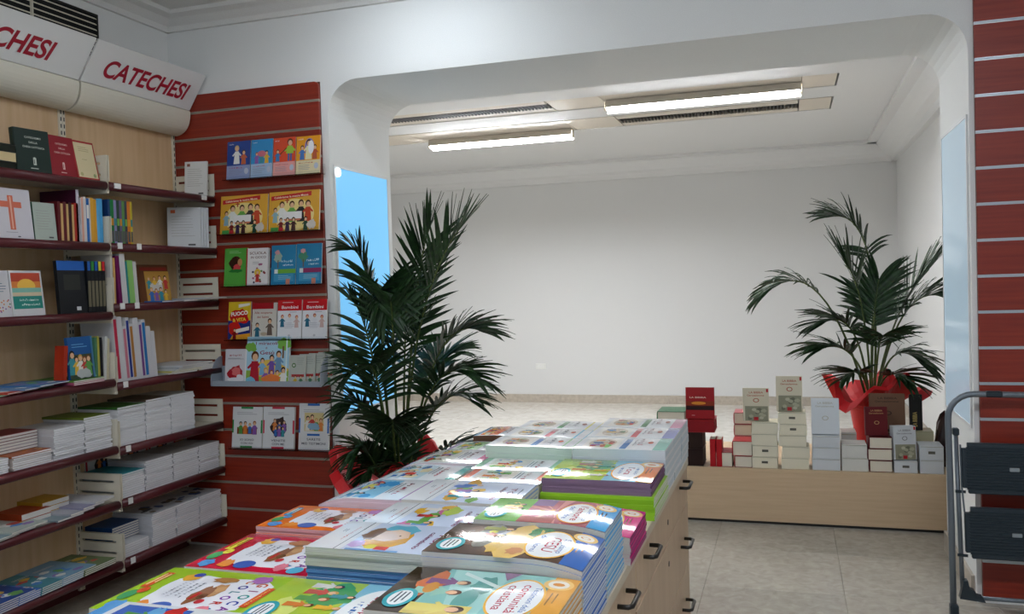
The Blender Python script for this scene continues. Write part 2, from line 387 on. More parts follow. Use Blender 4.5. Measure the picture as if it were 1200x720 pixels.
# lit panes set in the two jambs
def jamb_window(name, x, s, m):
    y0, y1, z0, z1 = YW+.045, YB-.06, .745, 2.045
    e = struct(empty(name, (x, 0, 0))); f = MB(); a, b = (0, .007*s) if s > 0 else (.007*s, 0)
    fw_ = .012
    for q in ((y0-fw_,y1+fw_,z0-fw_,z0),(y0-fw_,y1+fw_,z1,z1+fw_),(y0-fw_,y0,z0,z1),(y1,y1+fw_,z0,z1)): f.box(a, b, *q)
    ob('window_frame', f.mesh('window_frame', M['frame']), e)
    p = MB(); a, b = (0, .004*s) if s > 0 else (.004*s, 0); p.box(a, b, y0, y1, z0, z1)
    ob('glass_pane', p.mesh('glass_pane', m), e); return e
w1 = jamb_window('window_1', XL, 1, M['bluepane']); jamb_window('window_2', XR, -1, M['palepane'])
c = MB(); c.disc((.016, YW+.065, 2.02), .022, 'x', 18, .012); ob('corner_cap', c.mesh('corner_cap', M['glowcap']), w1)  # bright round spot at the pane's top corner, modelled as a glowing disc

# slatwall panels
def slatwall(name, x0, x1, zs, z0, z1, ins, round_right=False):
    e = struct(empty(name, (x0, YW, 0)))
    W_ = x1-x0; b = MB(); b.box(0, W_, -.006, 0, z0, z1); ob('backing_board', b.mesh('backing_board', M['cherry_back']), e)
    g = .006; lo = z0
    for z in list(zs)+[None]:
        hi = z-g if z is not None else z1
        s_ = MB()
        if z is None and round_right:
            r = .025; pr = [(0,lo),(W_,lo),(W_,hi-r)]+[(W_-r+r*math.cos(a), hi-r+r*math.sin(a)) for a in (math.pi/8*k for k in range(5))]+[(0,hi)]
            s_.prism(pr, 'y', -.022, -.006)
        else: s_.bbox(0, W_, -.022, -.006, lo, hi, .0015)
        ob('slat', s_.mesh('slat', M['cherry']), e)
        if z is not None:
            q = MB(); q.prism([(-.0215,z-g),(-.0235,z-g),(-.0235,z-g+.0035),(-.011,z-g+.0035),(-.011,z+g-.0035),(-.0235,z+g-.0035),(-.0235,z+g),(-.008,z+g),(-.008,z-g)], 'x', .0, W_)
            ob('groove_insert', q.mesh('groove_insert', ins), e); lo = z+g
    return e
slatwall('wall_slat_left', LW+.03, -2.31, [.222+.1445*k for k in range(16)], .02, 2.487, M['beigealu'], True)
slatwall('wall_slat_right', .745, 2.2, [.035+.149*k for k in range(1, 19)], .03, 2.88, M['alu'])

# tube and grille rows in the far ceiling
def tube_lamp(x0, x1, y, z, label, m, group=None, name='fluorescent_lamp', lip=-.006):
    e = empty(name, ((x0+x1)/2, y, z)); L = (x1-x0)/2; tag(e, label, 'lamp', group)
    t = MB(); t.tube([(-L+.012,0,0),(L-.012,0,0)], .0235, 14); ob('tube', t.mesh('tube', m, True), e)
    t = MB(); pr = [(-.052,-.006),(-.026,.046),(-.026,.052),(.026,.052),(.026,.046),(.055,lip),(.052,lip),(.024,.043),(-.024,.043),(-.049,-.006)]
    t.prism(pr, 'x', -L, L)
    for s in (-1, 1): t.bbox(s*L-.010, s*L+.010, -.024, .024, -.024, .044, .003)
    ob('fitting', t.mesh('fitting', M['panel_ceiling']), e); return e
tube_lamp(-1.29, .105, 6.50, ZB-.0515, 'right lit fluorescent tube, the longer one nearer the archway', M['tube_a'], lip=-.036)
tube_lamp(-3.16, -1.80, 7.52, ZB-.0515, 'left lit fluorescent tube, farther back beside the blue-lit jamb', M['tube'], lip=-.036)
def ceil_panel(x0, x1, y0, y1, label):
    p = MB(); p.bbox(x0, x1, y0, y1, ZB+.004, ZB+.02, .002); tag(ob('ceiling_panel', p.mesh('ceiling_panel', M['panel_ceiling'])), label, 'panel')
ceil_panel(.11, UX1-.012, A0+.008, A1-.004, 'beige ceiling cover plate at the right end of the longer tube')
ceil_panel(-1.72, -1.31, A0+.008, A1-.004, 'beige ceiling cover plate between front air grille and longer tube')
ceil_panel(-3.95, -3.2, B0+.05, B1-.004, 'beige ceiling cover plate left of the farther tube')
ceil_panel(-1.78, -1.36, B0+.05, B1-.004, 'beige ceiling cover plate right of the farther tube')
ceil_panel(.10, UX1-.012, B0+.05, B1-.004, 'small beige ceiling cover plate at the right end of the rear air grille')
ceil_panel(-1.308, .108, A0+.008, A1-.004, 'beige ceiling plate above the longer fluorescent tube')
ceil_panel(-3.198, -1.782, B0+.05, B1-.004, 'beige ceiling plate above the farther fluorescent tube')
def air_grille(x0, x1, y0, y1, label):
    e = empty('air_grille', ((x0+x1)/2, (y0+y1)/2, ZB)); L = (x1-x0)/2; H = (y1-y0)/2; tag(e, label, 'air grille')
    p = MB(); p.box(-L, L, -H, -H*.42, .004, .02); p.box(-L, L, H*.42, H, .004, .02)
    ob('grille_frame', p.mesh('grille_frame', M['panel_ceiling']), e)
    p = MB(); p.box(-L, L, -H*.42, H*.42, .04, .045); ob('duct_back', p.mesh('duct_back', M['dark']), e)
    s_ = MB(); s_.box(-.0035, .0035, -H*.42, H*.42, .002, .03); me = s_.mesh('fin', M['grille'])
    n = int(2*L/.028)
    for k in range(n): ob('fin', me, e, Matrix.Translation((-L+2*L*(k+.5)/n, 0, 0)))
air_grille(-3.95, -1.73, A0+.008, A1-.004, 'long dark ceiling air grille nearer the archway, left of the lamp')
air_grille(-1.35, .09, B0+.05, B1-.004, 'dark ceiling air grille in the rear row, right of the farther tube')
p = MB(); p.box(UX0, UX1-.01, B0, B0+.045, ZB+.06, ZB+.065)
tag(ob('ceiling_slot', p.mesh('ceiling_slot', M['slot'])), 'long dark slot along the rear row of ceiling fittings', 'slot')
p = MB(); p.disc((-.70, 6.83, ZB-.012), .035, 'z', 16, .012); p.disc((-.70, 6.83, ZB-.02), .018, 'z', 12, .008)
tag(ob('smoke_detector', p.mesh('smoke_detector', M['grille'])), 'small round detector on the ceiling behind the longer tube', 'detector')
# out-of-view shop tubes; the two behind the camera are added for fill light
for i, (x0, x1, y) in enumerate(((-1.98,-1.28,3.5),(-2.15,-.75,.9),(.0,1.4,.9))):
    tube_lamp(x0, x1, y, ZF-.055, ('shop ceiling tube close to the archway wall','added unseen fill tube on the shelf side behind the viewpoint','added unseen fill tube on the ladder side behind the viewpoint')[i], M['tubef'] if i == 0 else M['tubes'], 'ceiling tubes over the shop floor', 'ceiling_lamp')
# wall socket
e = empty('wall_socket', (-2.82, YE, .425)); tag(e, 'small white wall socket on the far wall above the skirting', 'socket')
p = MB(); p.bbox(-.062, .062, -.01, 0, -.035, .035, .003); ob('cover_plate', p.mesh('cover_plate', M['white_plastic']), e)
for s in (-1, 0, 1):
    p = MB(); p.bbox(s*.03-.011, s*.03+.011, -.0125, -.0095, -.022, .022, .001); ob('socket_module', p.mesh('socket_module', M['signw']), e)

# ================================================================== LARGE FURNITURE
# wall vent above the signs
e = empty('wall_vent', (LW, 0, 0)); tag(e, 'black louvred air vent high on the left wall above the signs', 'air vent')
p = MB(); p.box(0, .004, 2.35, 3.515, 2.60, 2.79); ob('vent_back', p.mesh('vent_back', M['dark']), e)
p = MB()
for z in (2.585, 2.79): p.box(0, .014, 2.34, 3.525, z, z+.008)
p.box(0, .014, 3.515, 3.525, 2.585, 2.798)
ob('vent_frame', p.mesh('vent_frame', M['black']), e)
for k in range(7):
    z = 2.606+k*.0275; p = MB(); p.prism([(.002,z+.008),(.002,z+.012),(.013,z+.004),(.013,z)], 'y', 2.35, 3.515); ob('louvre', p.mesh('louvre', M['cream']), e)
p = MB(); p.box(.004, .016, 3.125, 3.133, 2.60, 2.79); ob('mullion', p.mesh('mullion', M['cream']), e)

# bookcase bays
SZ = {1: [1.925,1.645,1.33,1.02,.71,.455,.175], 2: [1.925,1.645,1.365,1.0,.70,.455,.175]}
BAY = {1: (2.455, 3.243), 2: (3.247, 4.022)}
XB, XF = LW+.03, -2.952
def bracket_mesh():
    b = MB(); y0, y1 = -.0015, .0015; L = XF-XB-.008
    pr = lambda z0, z1, x0=0, x1=L: b.box(x0, x1, y0, y1, z0, z1)
    pr(-.045, .012, 0, L-.005); pr(.012, .035); pr(.047, .088); pr(.1, .13)
    for z0, z1 in ((.035,.047),(.088,.1)): pr(z0, z1, 0, .03); pr(z0, z1, L-.035, L)
    return b.mesh('end_bracket', M['cream'])
BRK = bracket_mesh()
def bookcase(bay, label):
    y0, y1 = BAY[bay]; e = empty('bookcase', (XB, y0, 0)); tag(e, label, 'bookcase', None); Ly = y1-y0
    p = MB(); p.box(-.018, 0, 0, Ly, .10, 2.31); ob('back_panel', p.mesh('back_panel', M['beech']), e)
    p = MB(); p.box(-.018, 0, 0, Ly, .0, .098); ob('plinth', p.mesh('plinth', M['burg']), e)
    for yy in ((0, .014), (Ly-.014, Ly)):
        u = MB(); u.box(0, .012, yy[0], yy[1], .02, 2.31); uo = ob('upright', u.mesh('upright', M['cream']), e)
        u = MB(); ym = (yy[0]+yy[1])/2
        for k in range(70): u.box(.0121, .0124, ym-.003, ym+.003, .08+k*.032, .08+k*.032+.018)
        ob('perforation', u.mesh('perforation', M['dark']), uo)
    n = XF-XB
    for i, z in enumerate(SZ[bay]):
        s_ = MB(); s_.box(.004, n-.03, .006, Ly-.006, z-.022, z-.001); so = ob('shelf', s_.mesh('shelf', M['shelfboard']), e)
        q = MB(); q.prism([(n-.03,z+.002),(n-.012,z+.002),(n-.003,z-.006),(n,z-.016),(n-.003,z-.028),(n-.012,z-.036),(n-.03,z-.036)], 'y', .004, Ly-.010)
        ob('nosing', q.mesh('nosing', M['burg'], True), so)
        for yy in (.005, Ly-.004): ob('end_bracket', BRK, so, Matrix.Translation((0, yy, z-.006)))
        tags = {2: [.045]+({0:[.67],1:[.17],2:[.14],3:[]}.get(i, []))}.get(bay, [])
        for ty in tags:
            q = MB(); q.box(n-.002, n+.002, ty-.014, ty+.014, z-.024, z+.004) if i else q.box(n-.002, n+.002, ty-.02, ty+.02, z-.026, z-.002)
            ob('price_tag', q.mesh('price_tag', M['white_plastic']), so)
    return e
bookcase(1, 'left bay of the wooden wall bookcase with burgundy-edged shelves, cut by the picture edge')
bookcase(2, 'right bay of the wooden wall bookcase, next to the cherry slatwall corner')

# tilted signs over the bays
def sign(bay, label):
    y0, y1 = BAY[bay]; e = empty('shelf_sign', (XB, y0, 2.27)); tag(e, label, 'sign'); Ly = y1-y0-.004
    top, rid, bot = (-2.985-XB, .31), (-3.10-XB, .133), (-3.195-XB, 0)
    d = Vector((top[0]-rid[0], top[1]-rid[1])).normalized(); nrm = Vector((d.y, -d.x))
    p = MB(); th = .008
    p.prism([rid, top, (top[0]-nrm.x*th, top[1]-nrm.y*th), (rid[0]-nrm.x*th, rid[1]-nrm.y*th)], 'y', .004, Ly)
    pn = ob('sign_panel', p.mesh('sign_panel', M['signw']), e)
    p = MB(); outer = []
    for k in range(11):
        a = k/10; x = rid[0]+.004+(bot[0]-rid[0])*a; z = rid[1]-.006+(bot[1]-rid[1]+.006)*a; bul = .034*math.sin(math.pi*a)**.8
        outer.append((x+bul*.75, z-bul*.72))
    inner = [(x-.012, z+.008) for x, z in reversed(outer)]
    p.prism(outer+inner, 'y', .004, Ly); ob('valance', p.mesh('valance', M['signc'], False), e)
    # hidden support arms
    p = MB()
    for yy in (.05, Ly-.05): p.box(0, .1, yy-.004, yy+.004, .2, .24)
    ob('arm', p.mesh('arm', M['cream']), e)
    # CATECHESI in red, leaning letters
    vs, fs, w_ = glyphs('CATECHESI', .026, .2, 8); L = .60; k = L/w_; kz = .122
    b = MB(); o = Vector((rid[0], 0, rid[1])); dv = Vector((d.x, 0, d.y)); nv = Vector((nrm.x, 0, nrm.y))
    start = (Ly-.075-L) if bay == 2 else (Ly-.185-L)
    b.idx([o+dv*(.05+v.y*kz)+nv*.0012+Vector((0, start+v.x*k, 0)) for v in vs], fs)
    ob('lettering', b.mesh('lettering', M['red_letter'], fix=False), pn)
sign(1, 'white tilted CATECHESI sign above the left bay, its first letters out of view')
sign(2, 'white tilted CATECHESI sign, whole word in red, above the right bay')

# long drawer counter under the booklets
CT, CX0, CX1, CY0, CY1 = .79, -1.22, -.345, .95, 3.0
def counter_unit(y0, y1, label):
    e = empty('drawer_cabinet', (CX0, y0, 0)); tag(e, label, 'cabinet', None); Lx = CX1-CX0-.022; Ly = y1-y0
    p = MB(); p.box(0, Lx, 0, Ly, .06, CT-.026); ob('body', p.mesh('body', M['maple_v']), e)
    p = MB(); p.box(.03, Lx-.03, .02, Ly-.02, 0, .06); ob('plinth', p.mesh('plinth', M['black']), e)
    for i, (z0, z1, hz) in enumerate(((.645,.762,.735),(.44,.641,.545),(.245,.436,.342),(.065,.241,.15))):
        p = MB(); p.bbox(Lx, Lx+.018, .003, Ly-.003, z0, z1, .0015); dr = ob('drawer', p.mesh('drawer', M['maple_v']), e)
        for hy in (.16, Ly-.17):
            h = MB(); x = Lx+.018; a = .048
            h.tube([(x,hy-a,hz),(x+.022,hy-a,hz),(x+.029,hy-a+.008,hz),(x+.029,hy+a-.008,hz),(x+.022,hy+a,hz),(x,hy+a,hz)], .0055, 8)
            ob('handle', h.mesh('handle', M['black'], True), dr)
        if i < 2:
            h = MB(); h.disc((Lx+.0195, Ly*.52, z1-.06), .008, 'x', 12, .002); ob('lock', h.mesh('lock', M['grille']), dr)
counter_unit(CY0, 1.955, 'near drawer cabinet of the booklet counter, mostly below the picture')
counter_unit(1.958, CY1, 'far drawer cabinet of the booklet counter with black bow handles')
p = MB(); p.bbox(CX0-.005, CX1, CY0, CY1+.004, CT-.026, CT, .002)
tag(ob('counter_top', p.mesh('counter_top', M['edge'])), 'long cream-edged counter top carrying the rows of booklets', 'counter top')

# low wooden platform behind the arch
BZ = .315
e = empty('display_platform', (-.78, 5.08, 0)); tag(e, 'low light-wood display platform behind the archway carrying bibles', 'platform')
p = MB(); p.box(0, 1.84, .018, .82, .018, BZ-.018); ob('body', p.mesh('body', M['maple']), e)
p = MB(); p.bbox(0, 1.84, 0, .018, .016, BZ-.018, .001); ob('front_board', p.mesh('front_board', M['maple']), e)
p = MB(); p.bbox(0, 1.84, 0, .82, BZ-.018, BZ, .001); ob('top_board', p.mesh('top_board', M['maple']), e)
p = MB(); p.box(.02, 1.82, .012, .8, 0, .018); ob('plinth', p.mesh('plinth', M['black']), e)

# folded step ladder leaning on the right slatwall
def ladder():
    e = empty('step_ladder', (.605, 3.86, 0)); tag(e, 'folded grey step ladder with two dark ribbed treads leaning on slatwall', 'ladder')
    Wd = .47; tilt = .10
    def P(x, z, d=0): return (x, tilt*z-d, z)
    r = .10
    pts = [P(0,.03), P(.004,.4), P(.004,.79)]
    for k in range(1, 7): a = math.pi-(math.pi/2)*k/6; pts.append(P(r+.004+r*math.cos(a), .795+r*math.sin(a)))
    for k in range(1, 7): a = math.pi/2-(math.pi/2)*k/6; pts.append(P(Wd-r-.004+r*math.cos(a), .795+r*math.sin(a)))
    pts += [P(Wd-.004,.79), P(Wd-.004,.4), P(Wd,.03)]
    t = MB(); t.tube(pts, .0125, 10); ob('front_frame', t.mesh('front_frame', M['steel'], True), e)
    t = MB(); t.bbox(Wd/2-.09, Wd/2-.03, .9*tilt-.016, .9*tilt+.012, .884, .908, .004); ob('top_grip', t.mesh('top_grip', M['tread']), e)
    for s, x in ((1,.032),(-1,Wd-.032)):
        t = MB(); t.tube([P(x,.74,-.012), P(x+.003*s,.4,-.012), P(x+.006*s,.09,-.012)], .009, 8); o = ob('rear_leg', t.mesh('rear_leg', M['steel'], True), e)
        t = MB(); t.bbox(x-.012, x+.012, .74*tilt-.004, .74*tilt+.026, .725, .755, .004); ob('pivot_cap', t.mesh('pivot_cap', M['tread']), o)
        # stepped plastic bracket at the base
        pr = [(0,.075),(.014*s,.15),(.03*s,.15),(.036*s,.118),(.055*s,.11),(.062*s,.092),(.082*s,.088),(.094*s,.066)]
        t = MB(); t.prism([(x-.008*s+q[0], q[1]) for q in pr], 'y', -.006, .03); ob('base_bracket', t.mesh('base_bracket', M['tread']), o)
        t = MB(); t.bbox(x-.03*s-.016, x-.03*s+.016, -.018, .02, 0, .05, .004); ob('rubber_foot', t.mesh('rubber_foot', M['tread']), e)
        for zz in (.5, .245): t = MB(); t.tube([P(x-.01*s,zz,-.002), P(x+.028*s,zz,.004)], .006, 6); ob('pivot_rod', t.mesh('pivot_rod', M['tread']), e)
        t = MB(); t.tube([P(x+.013*s,.69,.004), P(x+.013*s,.53,.006), P(x+.02*s,.42,.006)], .0035, 6); ob('link_rod', t.mesh('link_rod', M['steel']), e)
    t = MB(); t.tube([P(.09,.075,-.014), P(Wd-.09,.075,-.014)], .009, 8); ob('rear_crossbar', t.mesh('rear_crossbar', M['steel'], True), e)
    for z0, z1, x0 in ((.497,.70,.046),(.24,.443,.05)):
        t = MB(); x1 = Wd-x0; bm = bmesh.new(); bmesh.ops.create_cube(bm, size=1)
        for v in bm.verts: v.co = Vector(((x0+x1)/2+v.co.x*(x1-x0), v.co.y*.022, (z0+z1)/2+v.co.z*(z1-z0)))
        bmesh.ops.bevel(bm, geom=[q for q in bm.edges if abs((q.verts[0].co-q.verts[1].co).y) > .02], offset=.022, segments=4, affect='EDGES')
        bmesh.ops.bevel(bm, geom=[q for q in bm.edges if q.calc_face_angle(0) > .8], offset=.003, segments=1, affect='EDGES')
        bm.verts.index_update(); t.idx([(v.co.x, v.co.y+tilt*v.co.z-.012, v.co.z) for v in bm.verts], [[v.index for v in f.verts] for f in bm.faces]); bm.free()
        o = ob('tread', t.mesh('tread', M['tread']), e)
        n = 15
        for k in range(n):
            z = z0+.02+(z1-z0-.04)*k/(n-1); q = MB(); y = tilt*z-.012-.011
            q.prism([(y+.001,z-.0038),(y-.0035,z-.0015),(y-.0035,z+.0015),(y+.001,z+.0038)], 'x', x0+.016, x1-.016); ob('rib', q.mesh('rib', M['tread']), o)
        q = MB(); zc = (z0+z1)/2; y = tilt*zc-.012-.0145; q.bbox(Wd/2-.018, Wd/2+.018, y-.002, y+.004, zc-.008, zc+.008, .002); ob('badge', q.mesh('badge', M['tread_badge']), o)
ladder()

# palms in red-wrapped pots
def bez(p0, p1, p2, t): return p0*(1-t)**2+p1*2*t*(1-t)+p2*t*t
def frond(parent, base, mid, tip, llen, seed, n=26, start=.45, droop=.35, spread=1.0):
    q = random.Random(seed); p0, p1, p2 = Vector(base), Vector(mid), Vector(tip)
    s_ = MB(); N = 14; s_.tube([bez(p0,p1,p2,i/N) for i in range(N+1)], [.0075*(1-.8*i/N)+.001 for i in range(N+1)], 5)
    so = ob('stalk', s_.mesh('stalk', M['stem'], True), parent)
    b = MB()
    for i in range(n):
        t = start+(1-start)*(i+.5)/n; p = bez(p0,p1,p2,t); d = (bez(p0,p1,p2,min(1,t+.02))-bez(p0,p1,p2,max(0,t-.02))).normalized()
        side = d.cross(UP)
        if side.length < .25: side = d.cross(Vector((math.cos(seed), math.sin(seed), .2)))
        side.normalize(); nu = side.cross(d).normalized(); f = (t-start)/(1-start)
        L = llen*(.72+1.1*f-1.2*f*f)*q.uniform(.82, 1.18); wd = .0105*q.uniform(.85, 1.25)
        for s in (-1, 1):
            v = (side*s*(1.05-.55*f)*spread*q.uniform(.85, 1.15)+d*(.5+.75*f)+nu*.2*q.uniform(.2, 1.8)).normalized()
            pts = []; cur = p.copy(); m_ = 5; dr = droop*q.uniform(.6, 1.5)
            for k in range(m_+1): pts.append(cur.copy()); v = (v+Vector((0,0,-dr*.32*(k+.6)/m_))).normalized(); cur = cur+v*(L/m_)
            wv = (d*.8-v*d.dot(v)*.6+nu*q.uniform(-.5, .5)*.6); wv = wv-v*wv.dot(v); wv.normalize()
            ws = [.35, .95, 1, .85, .55, .03]; fold = wv.cross(v).normalized()*.0022
            i0 = len(b.v)
            for k in range(m_+1): b.v += [tuple(pts[k]-wv*wd*ws[k]), tuple(pts[k]+fold), tuple(pts[k]+wv*wd*ws[k])]
            for k in range(m_):
                a = i0+k*3
                for g in (0, 1): b.f.append((a+g, a+g+1, a+g+4, a+g+3)); b.c.append(None)
    ob('leaflets', b.mesh('leaflets', M['leaf'], fix=False), so)
def wrap_pot(parent, r0, r1, h, rim, flare, seed, lean=0):
    q = random.Random(seed); b = MB(); n = 40
    p = MB(); prof2 = [(r0*.93,0),(r1*.93,h),(r1*.84,h),(r1*.8,h-.04)]
    rings = [[(r*math.cos(2*math.pi*k/24), r*math.sin(2*math.pi*k/24), z) for k in range(24)] for r, z in prof2]
    p.idx([v for g in rings for v in g], [(i*24+k, i*24+(k+1)%24, (i+1)*24+(k+1)%24, (i+1)*24+k) for i in range(3) for k in range(24)]+[tuple(range(23,-1,-1))])
    ob('pot', p.mesh('pot', M['pot'], True), parent)
    p = MB(); p.disc((0,0,h-.05), r1*.82, 'z', 24, .012); ob('soil', p.mesh('soil', M['soil']), parent)
    ph = [q.uniform(0, 6.28) for _ in range(5)]
    def rad(a, f, base): return base*(1+f*(.16*math.sin(3*a+ph[0])+.10*math.sin(5*a+ph[1])+.05*math.sin(9*a+ph[2])))
    lev = [(r0,0,.05),(r0+(r1-r0)*.5,h*.5,.12),(r1*1.01,h*.93,.1),(r1*1.05,h,.15),(r1+.35*(rim-r1),h+flare*.35,.5),(r1+.75*(rim-r1),h+flare*.75,.9),(rim,h+flare*.62,1.2)]
    rr = []
    for (r, z, f) in lev:
        ring = []
        for k in range(n):
            a = 2*math.pi*k/n; R_ = rad(a, f, r); zz = z+(f*flare*(.38*math.sin(3*a+ph[3])+.22*math.sin(7*a+ph[4])) if z > h else 0)
            ring.append((R_*math.cos(a), R_*math.sin(a), zz))
        rr.append(ring)
    b.idx([v for g in rr for v in g], [(i*n+k, i*n+(k+1)%n, (i+1)*n+(k+1)%n, (i+1)*n+k) for i in range(len(rr)-1) for k in range(n)])
    me = b.mesh('paper_wrap', M['wrap'], False, fix=False); o = ob('paper_wrap', me, parent)
    sm = o.modifiers.new('thick', 'SOLIDIFY'); sm.thickness = .0025
    p = MB(); p.tube([(r1*1.03*math.cos(2*math.pi*k/24), r1*1.03*math.sin(2*math.pi*k/24), h*.95) for k in range(25)], .006, 6); ob('ribbon', p.mesh('ribbon', M['wrap'], True), parent)
def palm(loc, label, fronds, pot, seed):
    e = empty('potted_palm', loc); tag(e, label, 'plant'); wrap_pot(e, *pot)
    for i, f in enumerate(fronds): frond(e, *f, seed=seed+i) if not isinstance(f, dict) else frond(e, seed=seed+i, **f)
def F(bx, by, mid, tip, L, **k): return dict(base=(bx, by, .30), mid=mid, tip=tip, llen=L, **k)
PL = [
 F(.02,0,(.07,.0,1.35),(.40,.0,1.72),.36, droop=.10, n=28), F(.01,.02,(.08,.05,1.45),(.20,.05,1.72),.34, droop=.12, n=24),
 F(-.02,0,(-.08,-.05,1.62),(-.33,-.12,1.62),.26, droop=.55, n=30), F(-.01,-.02,(-.06,-.10,1.75),(.04,-.16,1.30),.34, droop=.5, n=30),
 F(.03,.0,(.16,.05,1.30),(.46,.05,1.20),.30, droop=.45), F(.03,-.02,(.18,-.06,1.15),(.48,-.10,.98),.30, droop=.5),
 F(-.02,-.01,(-.10,-.08,1.25),(-.30,-.14,1.36),.28, droop=.5), F(-.03,0,(-.16,-.08,1.10),(-.37,-.14,1.00),.28, droop=.55),
 F(-.02,-.03,(-.14,-.12,.96),(-.36,-.18,.84),.28, droop=.6), F(.03,.02,(.16,.02,.98),(.42,.0,.86),.28, droop=.55),
 F(.04,.02,(.20,.02,.74),(.52,.0,.62),.27, droop=.55), F(-.02,-.03,(-.12,-.14,.76),(-.28,-.22,.60),.26, droop=.6),
 F(.0,-.03,(-.02,-.14,1.10),(.02,-.32,1.06),.32, droop=.6), F(.01,-.03,(.06,-.18,.90),(.16,-.36,.78),.30, droop=.6),
 F(.02,.05,(.06,.2,1.1),(.16,.42,1.06),.30, droop=.5), F(0,.05,(-.02,.16,1.25),(-.06,.32,1.40),.30, droop=.4),
 F(-.01,-.02,(-.05,-.1,.66),(-.16,-.24,.50),.24, droop=.6), F(.02,-.03,(.08,-.14,.68),(.22,-.28,.50),.26, droop=.6), F(.01,-.02,(.05,-.10,1.30),(.10,-.22,1.36),.30, droop=.45),
 F(.0,-.04,(-.03,-.14,.52),(-.06,-.20,.62),.20, droop=.4, start=.4), F(.03,-.03,(.10,-.10,.56),(.24,-.16,.52),.24, droop=.55, start=.3), F(-.03,-.03,(-.08,-.06,.60),(-.20,-.10,.58),.22, droop=.55, start=.3), F(.02,-.02,(.04,-.08,.66),(.08,-.14,.72),.26, droop=.5, start=.3)]
for f in PL:
    f['llen'] *= .84; f['tip'] = (f['tip'][0]*.95, f['tip'][1], f['tip'][2]*.985)
    if f['tip'][0] < -.1:
        f['tip'] = (f['tip'][0]*.5, f['tip'][1], f['tip'][2]); f['mid'] = (f['mid'][0]*.7, f['mid'][1], f['mid'][2]); f['llen'] *= .85
palm((-1.88, 3.93, 0), 'tall leafy palm with red-wrapped pot beside the left jamb of the archway', PL, (.13,.20,.40,.33,.17,3), 11)
PR = [
 F(.01,0,(.10,0,1.48),(-.20,-.02,1.44),.24, droop=.55, n=30), F(0,0,(-.02,-.03,1.02),(-.14,-.05,1.16),.32, droop=.2, n=22),
 F(-.02,0,(-.26,-.01,1.30),(-.60,-.05,.98),.24, droop=.75, n=26), F(.02,0,(.10,.0,.86),(.33,.0,1.10),.32, droop=.25, n=30),
 F(.02,.02,(.16,.05,1.02),(.40,.05,.94),.28, droop=.45, n=26), F(-.01,0,(-.06,-.08,.92),(-.27,-.14,.80),.24, droop=.5),
 F(0,-.01,(-.08,-.08,.74),(-.30,-.15,.64),.24, droop=.5), F(.01,-.02,(.04,-.1,.78),(.05,-.28,.72),.24, droop=.55),
 F(.02,0,(.10,-.02,.76),(.28,-.05,.54),.24, droop=.6), F(0,.02,(.02,.14,.92),(.06,.28,.98),.24, droop=.4),
 F(-.01,-.01,(-.04,-.08,.58),(-.16,-.2,.48),.20, droop=.55), F(.02,-.01,(.06,-.1,.58),(.18,-.2,.46),.20, droop=.55),
 F(0,0,(.01,-.02,.85),(.05,-.05,1.05),.24, droop=.4)]
for f in PR: f['llen'] *= 1.12; f['n'] = max(16, int(f.get('n', 26)*.78)); f['start'] = .5
palm((.455, 5.64, BZ), 'palm in flared red paper wrap standing behind the bibles on the platform', PR, (.085,.125,.30,.27,.16,8), 71)

# ================================================================== BOOKLETS ON THE COUNTER
PAGE = '#d9d6cf'
def stack(desc, top_label, x0, y0, y1, h, top, n, color, art=None, near=PAGE, hi=PAGE, a0=.004, a1=.004, z0=CT, cat='booklet', jit=.002, lo=PAGE, alt=None):
    """n copies lying in a pile, cover up, its head towards +X; the uppermost one carries the print"""
    w = y1-y0; t = (top-z0)/n; sg = sagf(h, a0, .1, a1, .1); q = random.Random(int((x0+y0*7)*1e4))
    me = booklet_mesh(w, h, t*.985, color, near, near, hi, lo, sg, key=('stk', desc))
    me2 = booklet_mesh(w, h, t*.985, color, alt, alt, hi, lo, sg, key=('stk2', desc)) if alt else me
    # a pile flattens towards its foot: lower copies sag less
    flat = booklet_mesh(w, h, t*.985, color, near, near, hi, lo, sagf(h, 0, .1, 0, .1), key=('stkf', desc))
    for i in range(n):
        top_one = i == n-1
        jx, jy = (0, 0) if top_one else (q.uniform(-jit, jit), q.uniform(-jit, jit))
        mm = basis((x0+jx, (y0+y1)/2+jy, z0+i*t), (0,-1,0), (1,0,0))
        s_ = (i+1)/n
        if a0 or a1:
            sc = Matrix.Identity(4)
            f = sagf(h, a0*s_, .1, a1*s_, .1)
            key = ('stk', desc, i)
            use = booklet_mesh(w, h, t*.985, color, (alt if (alt and (i//4) == 1) else near), near, hi, lo, f, key=key)
        else: use = me2 if (alt and (i//4) == 1) else me
        o = ob('booklet', use, None, mm)
        if top_one:
            tag(o, top_label, cat)
            if art: A = art(w, h, sg); A.obj(o, t*.985, mt=M['printc'])
        else: tag(o, 'lower copy within the stack of '+desc, cat, desc+' stack')

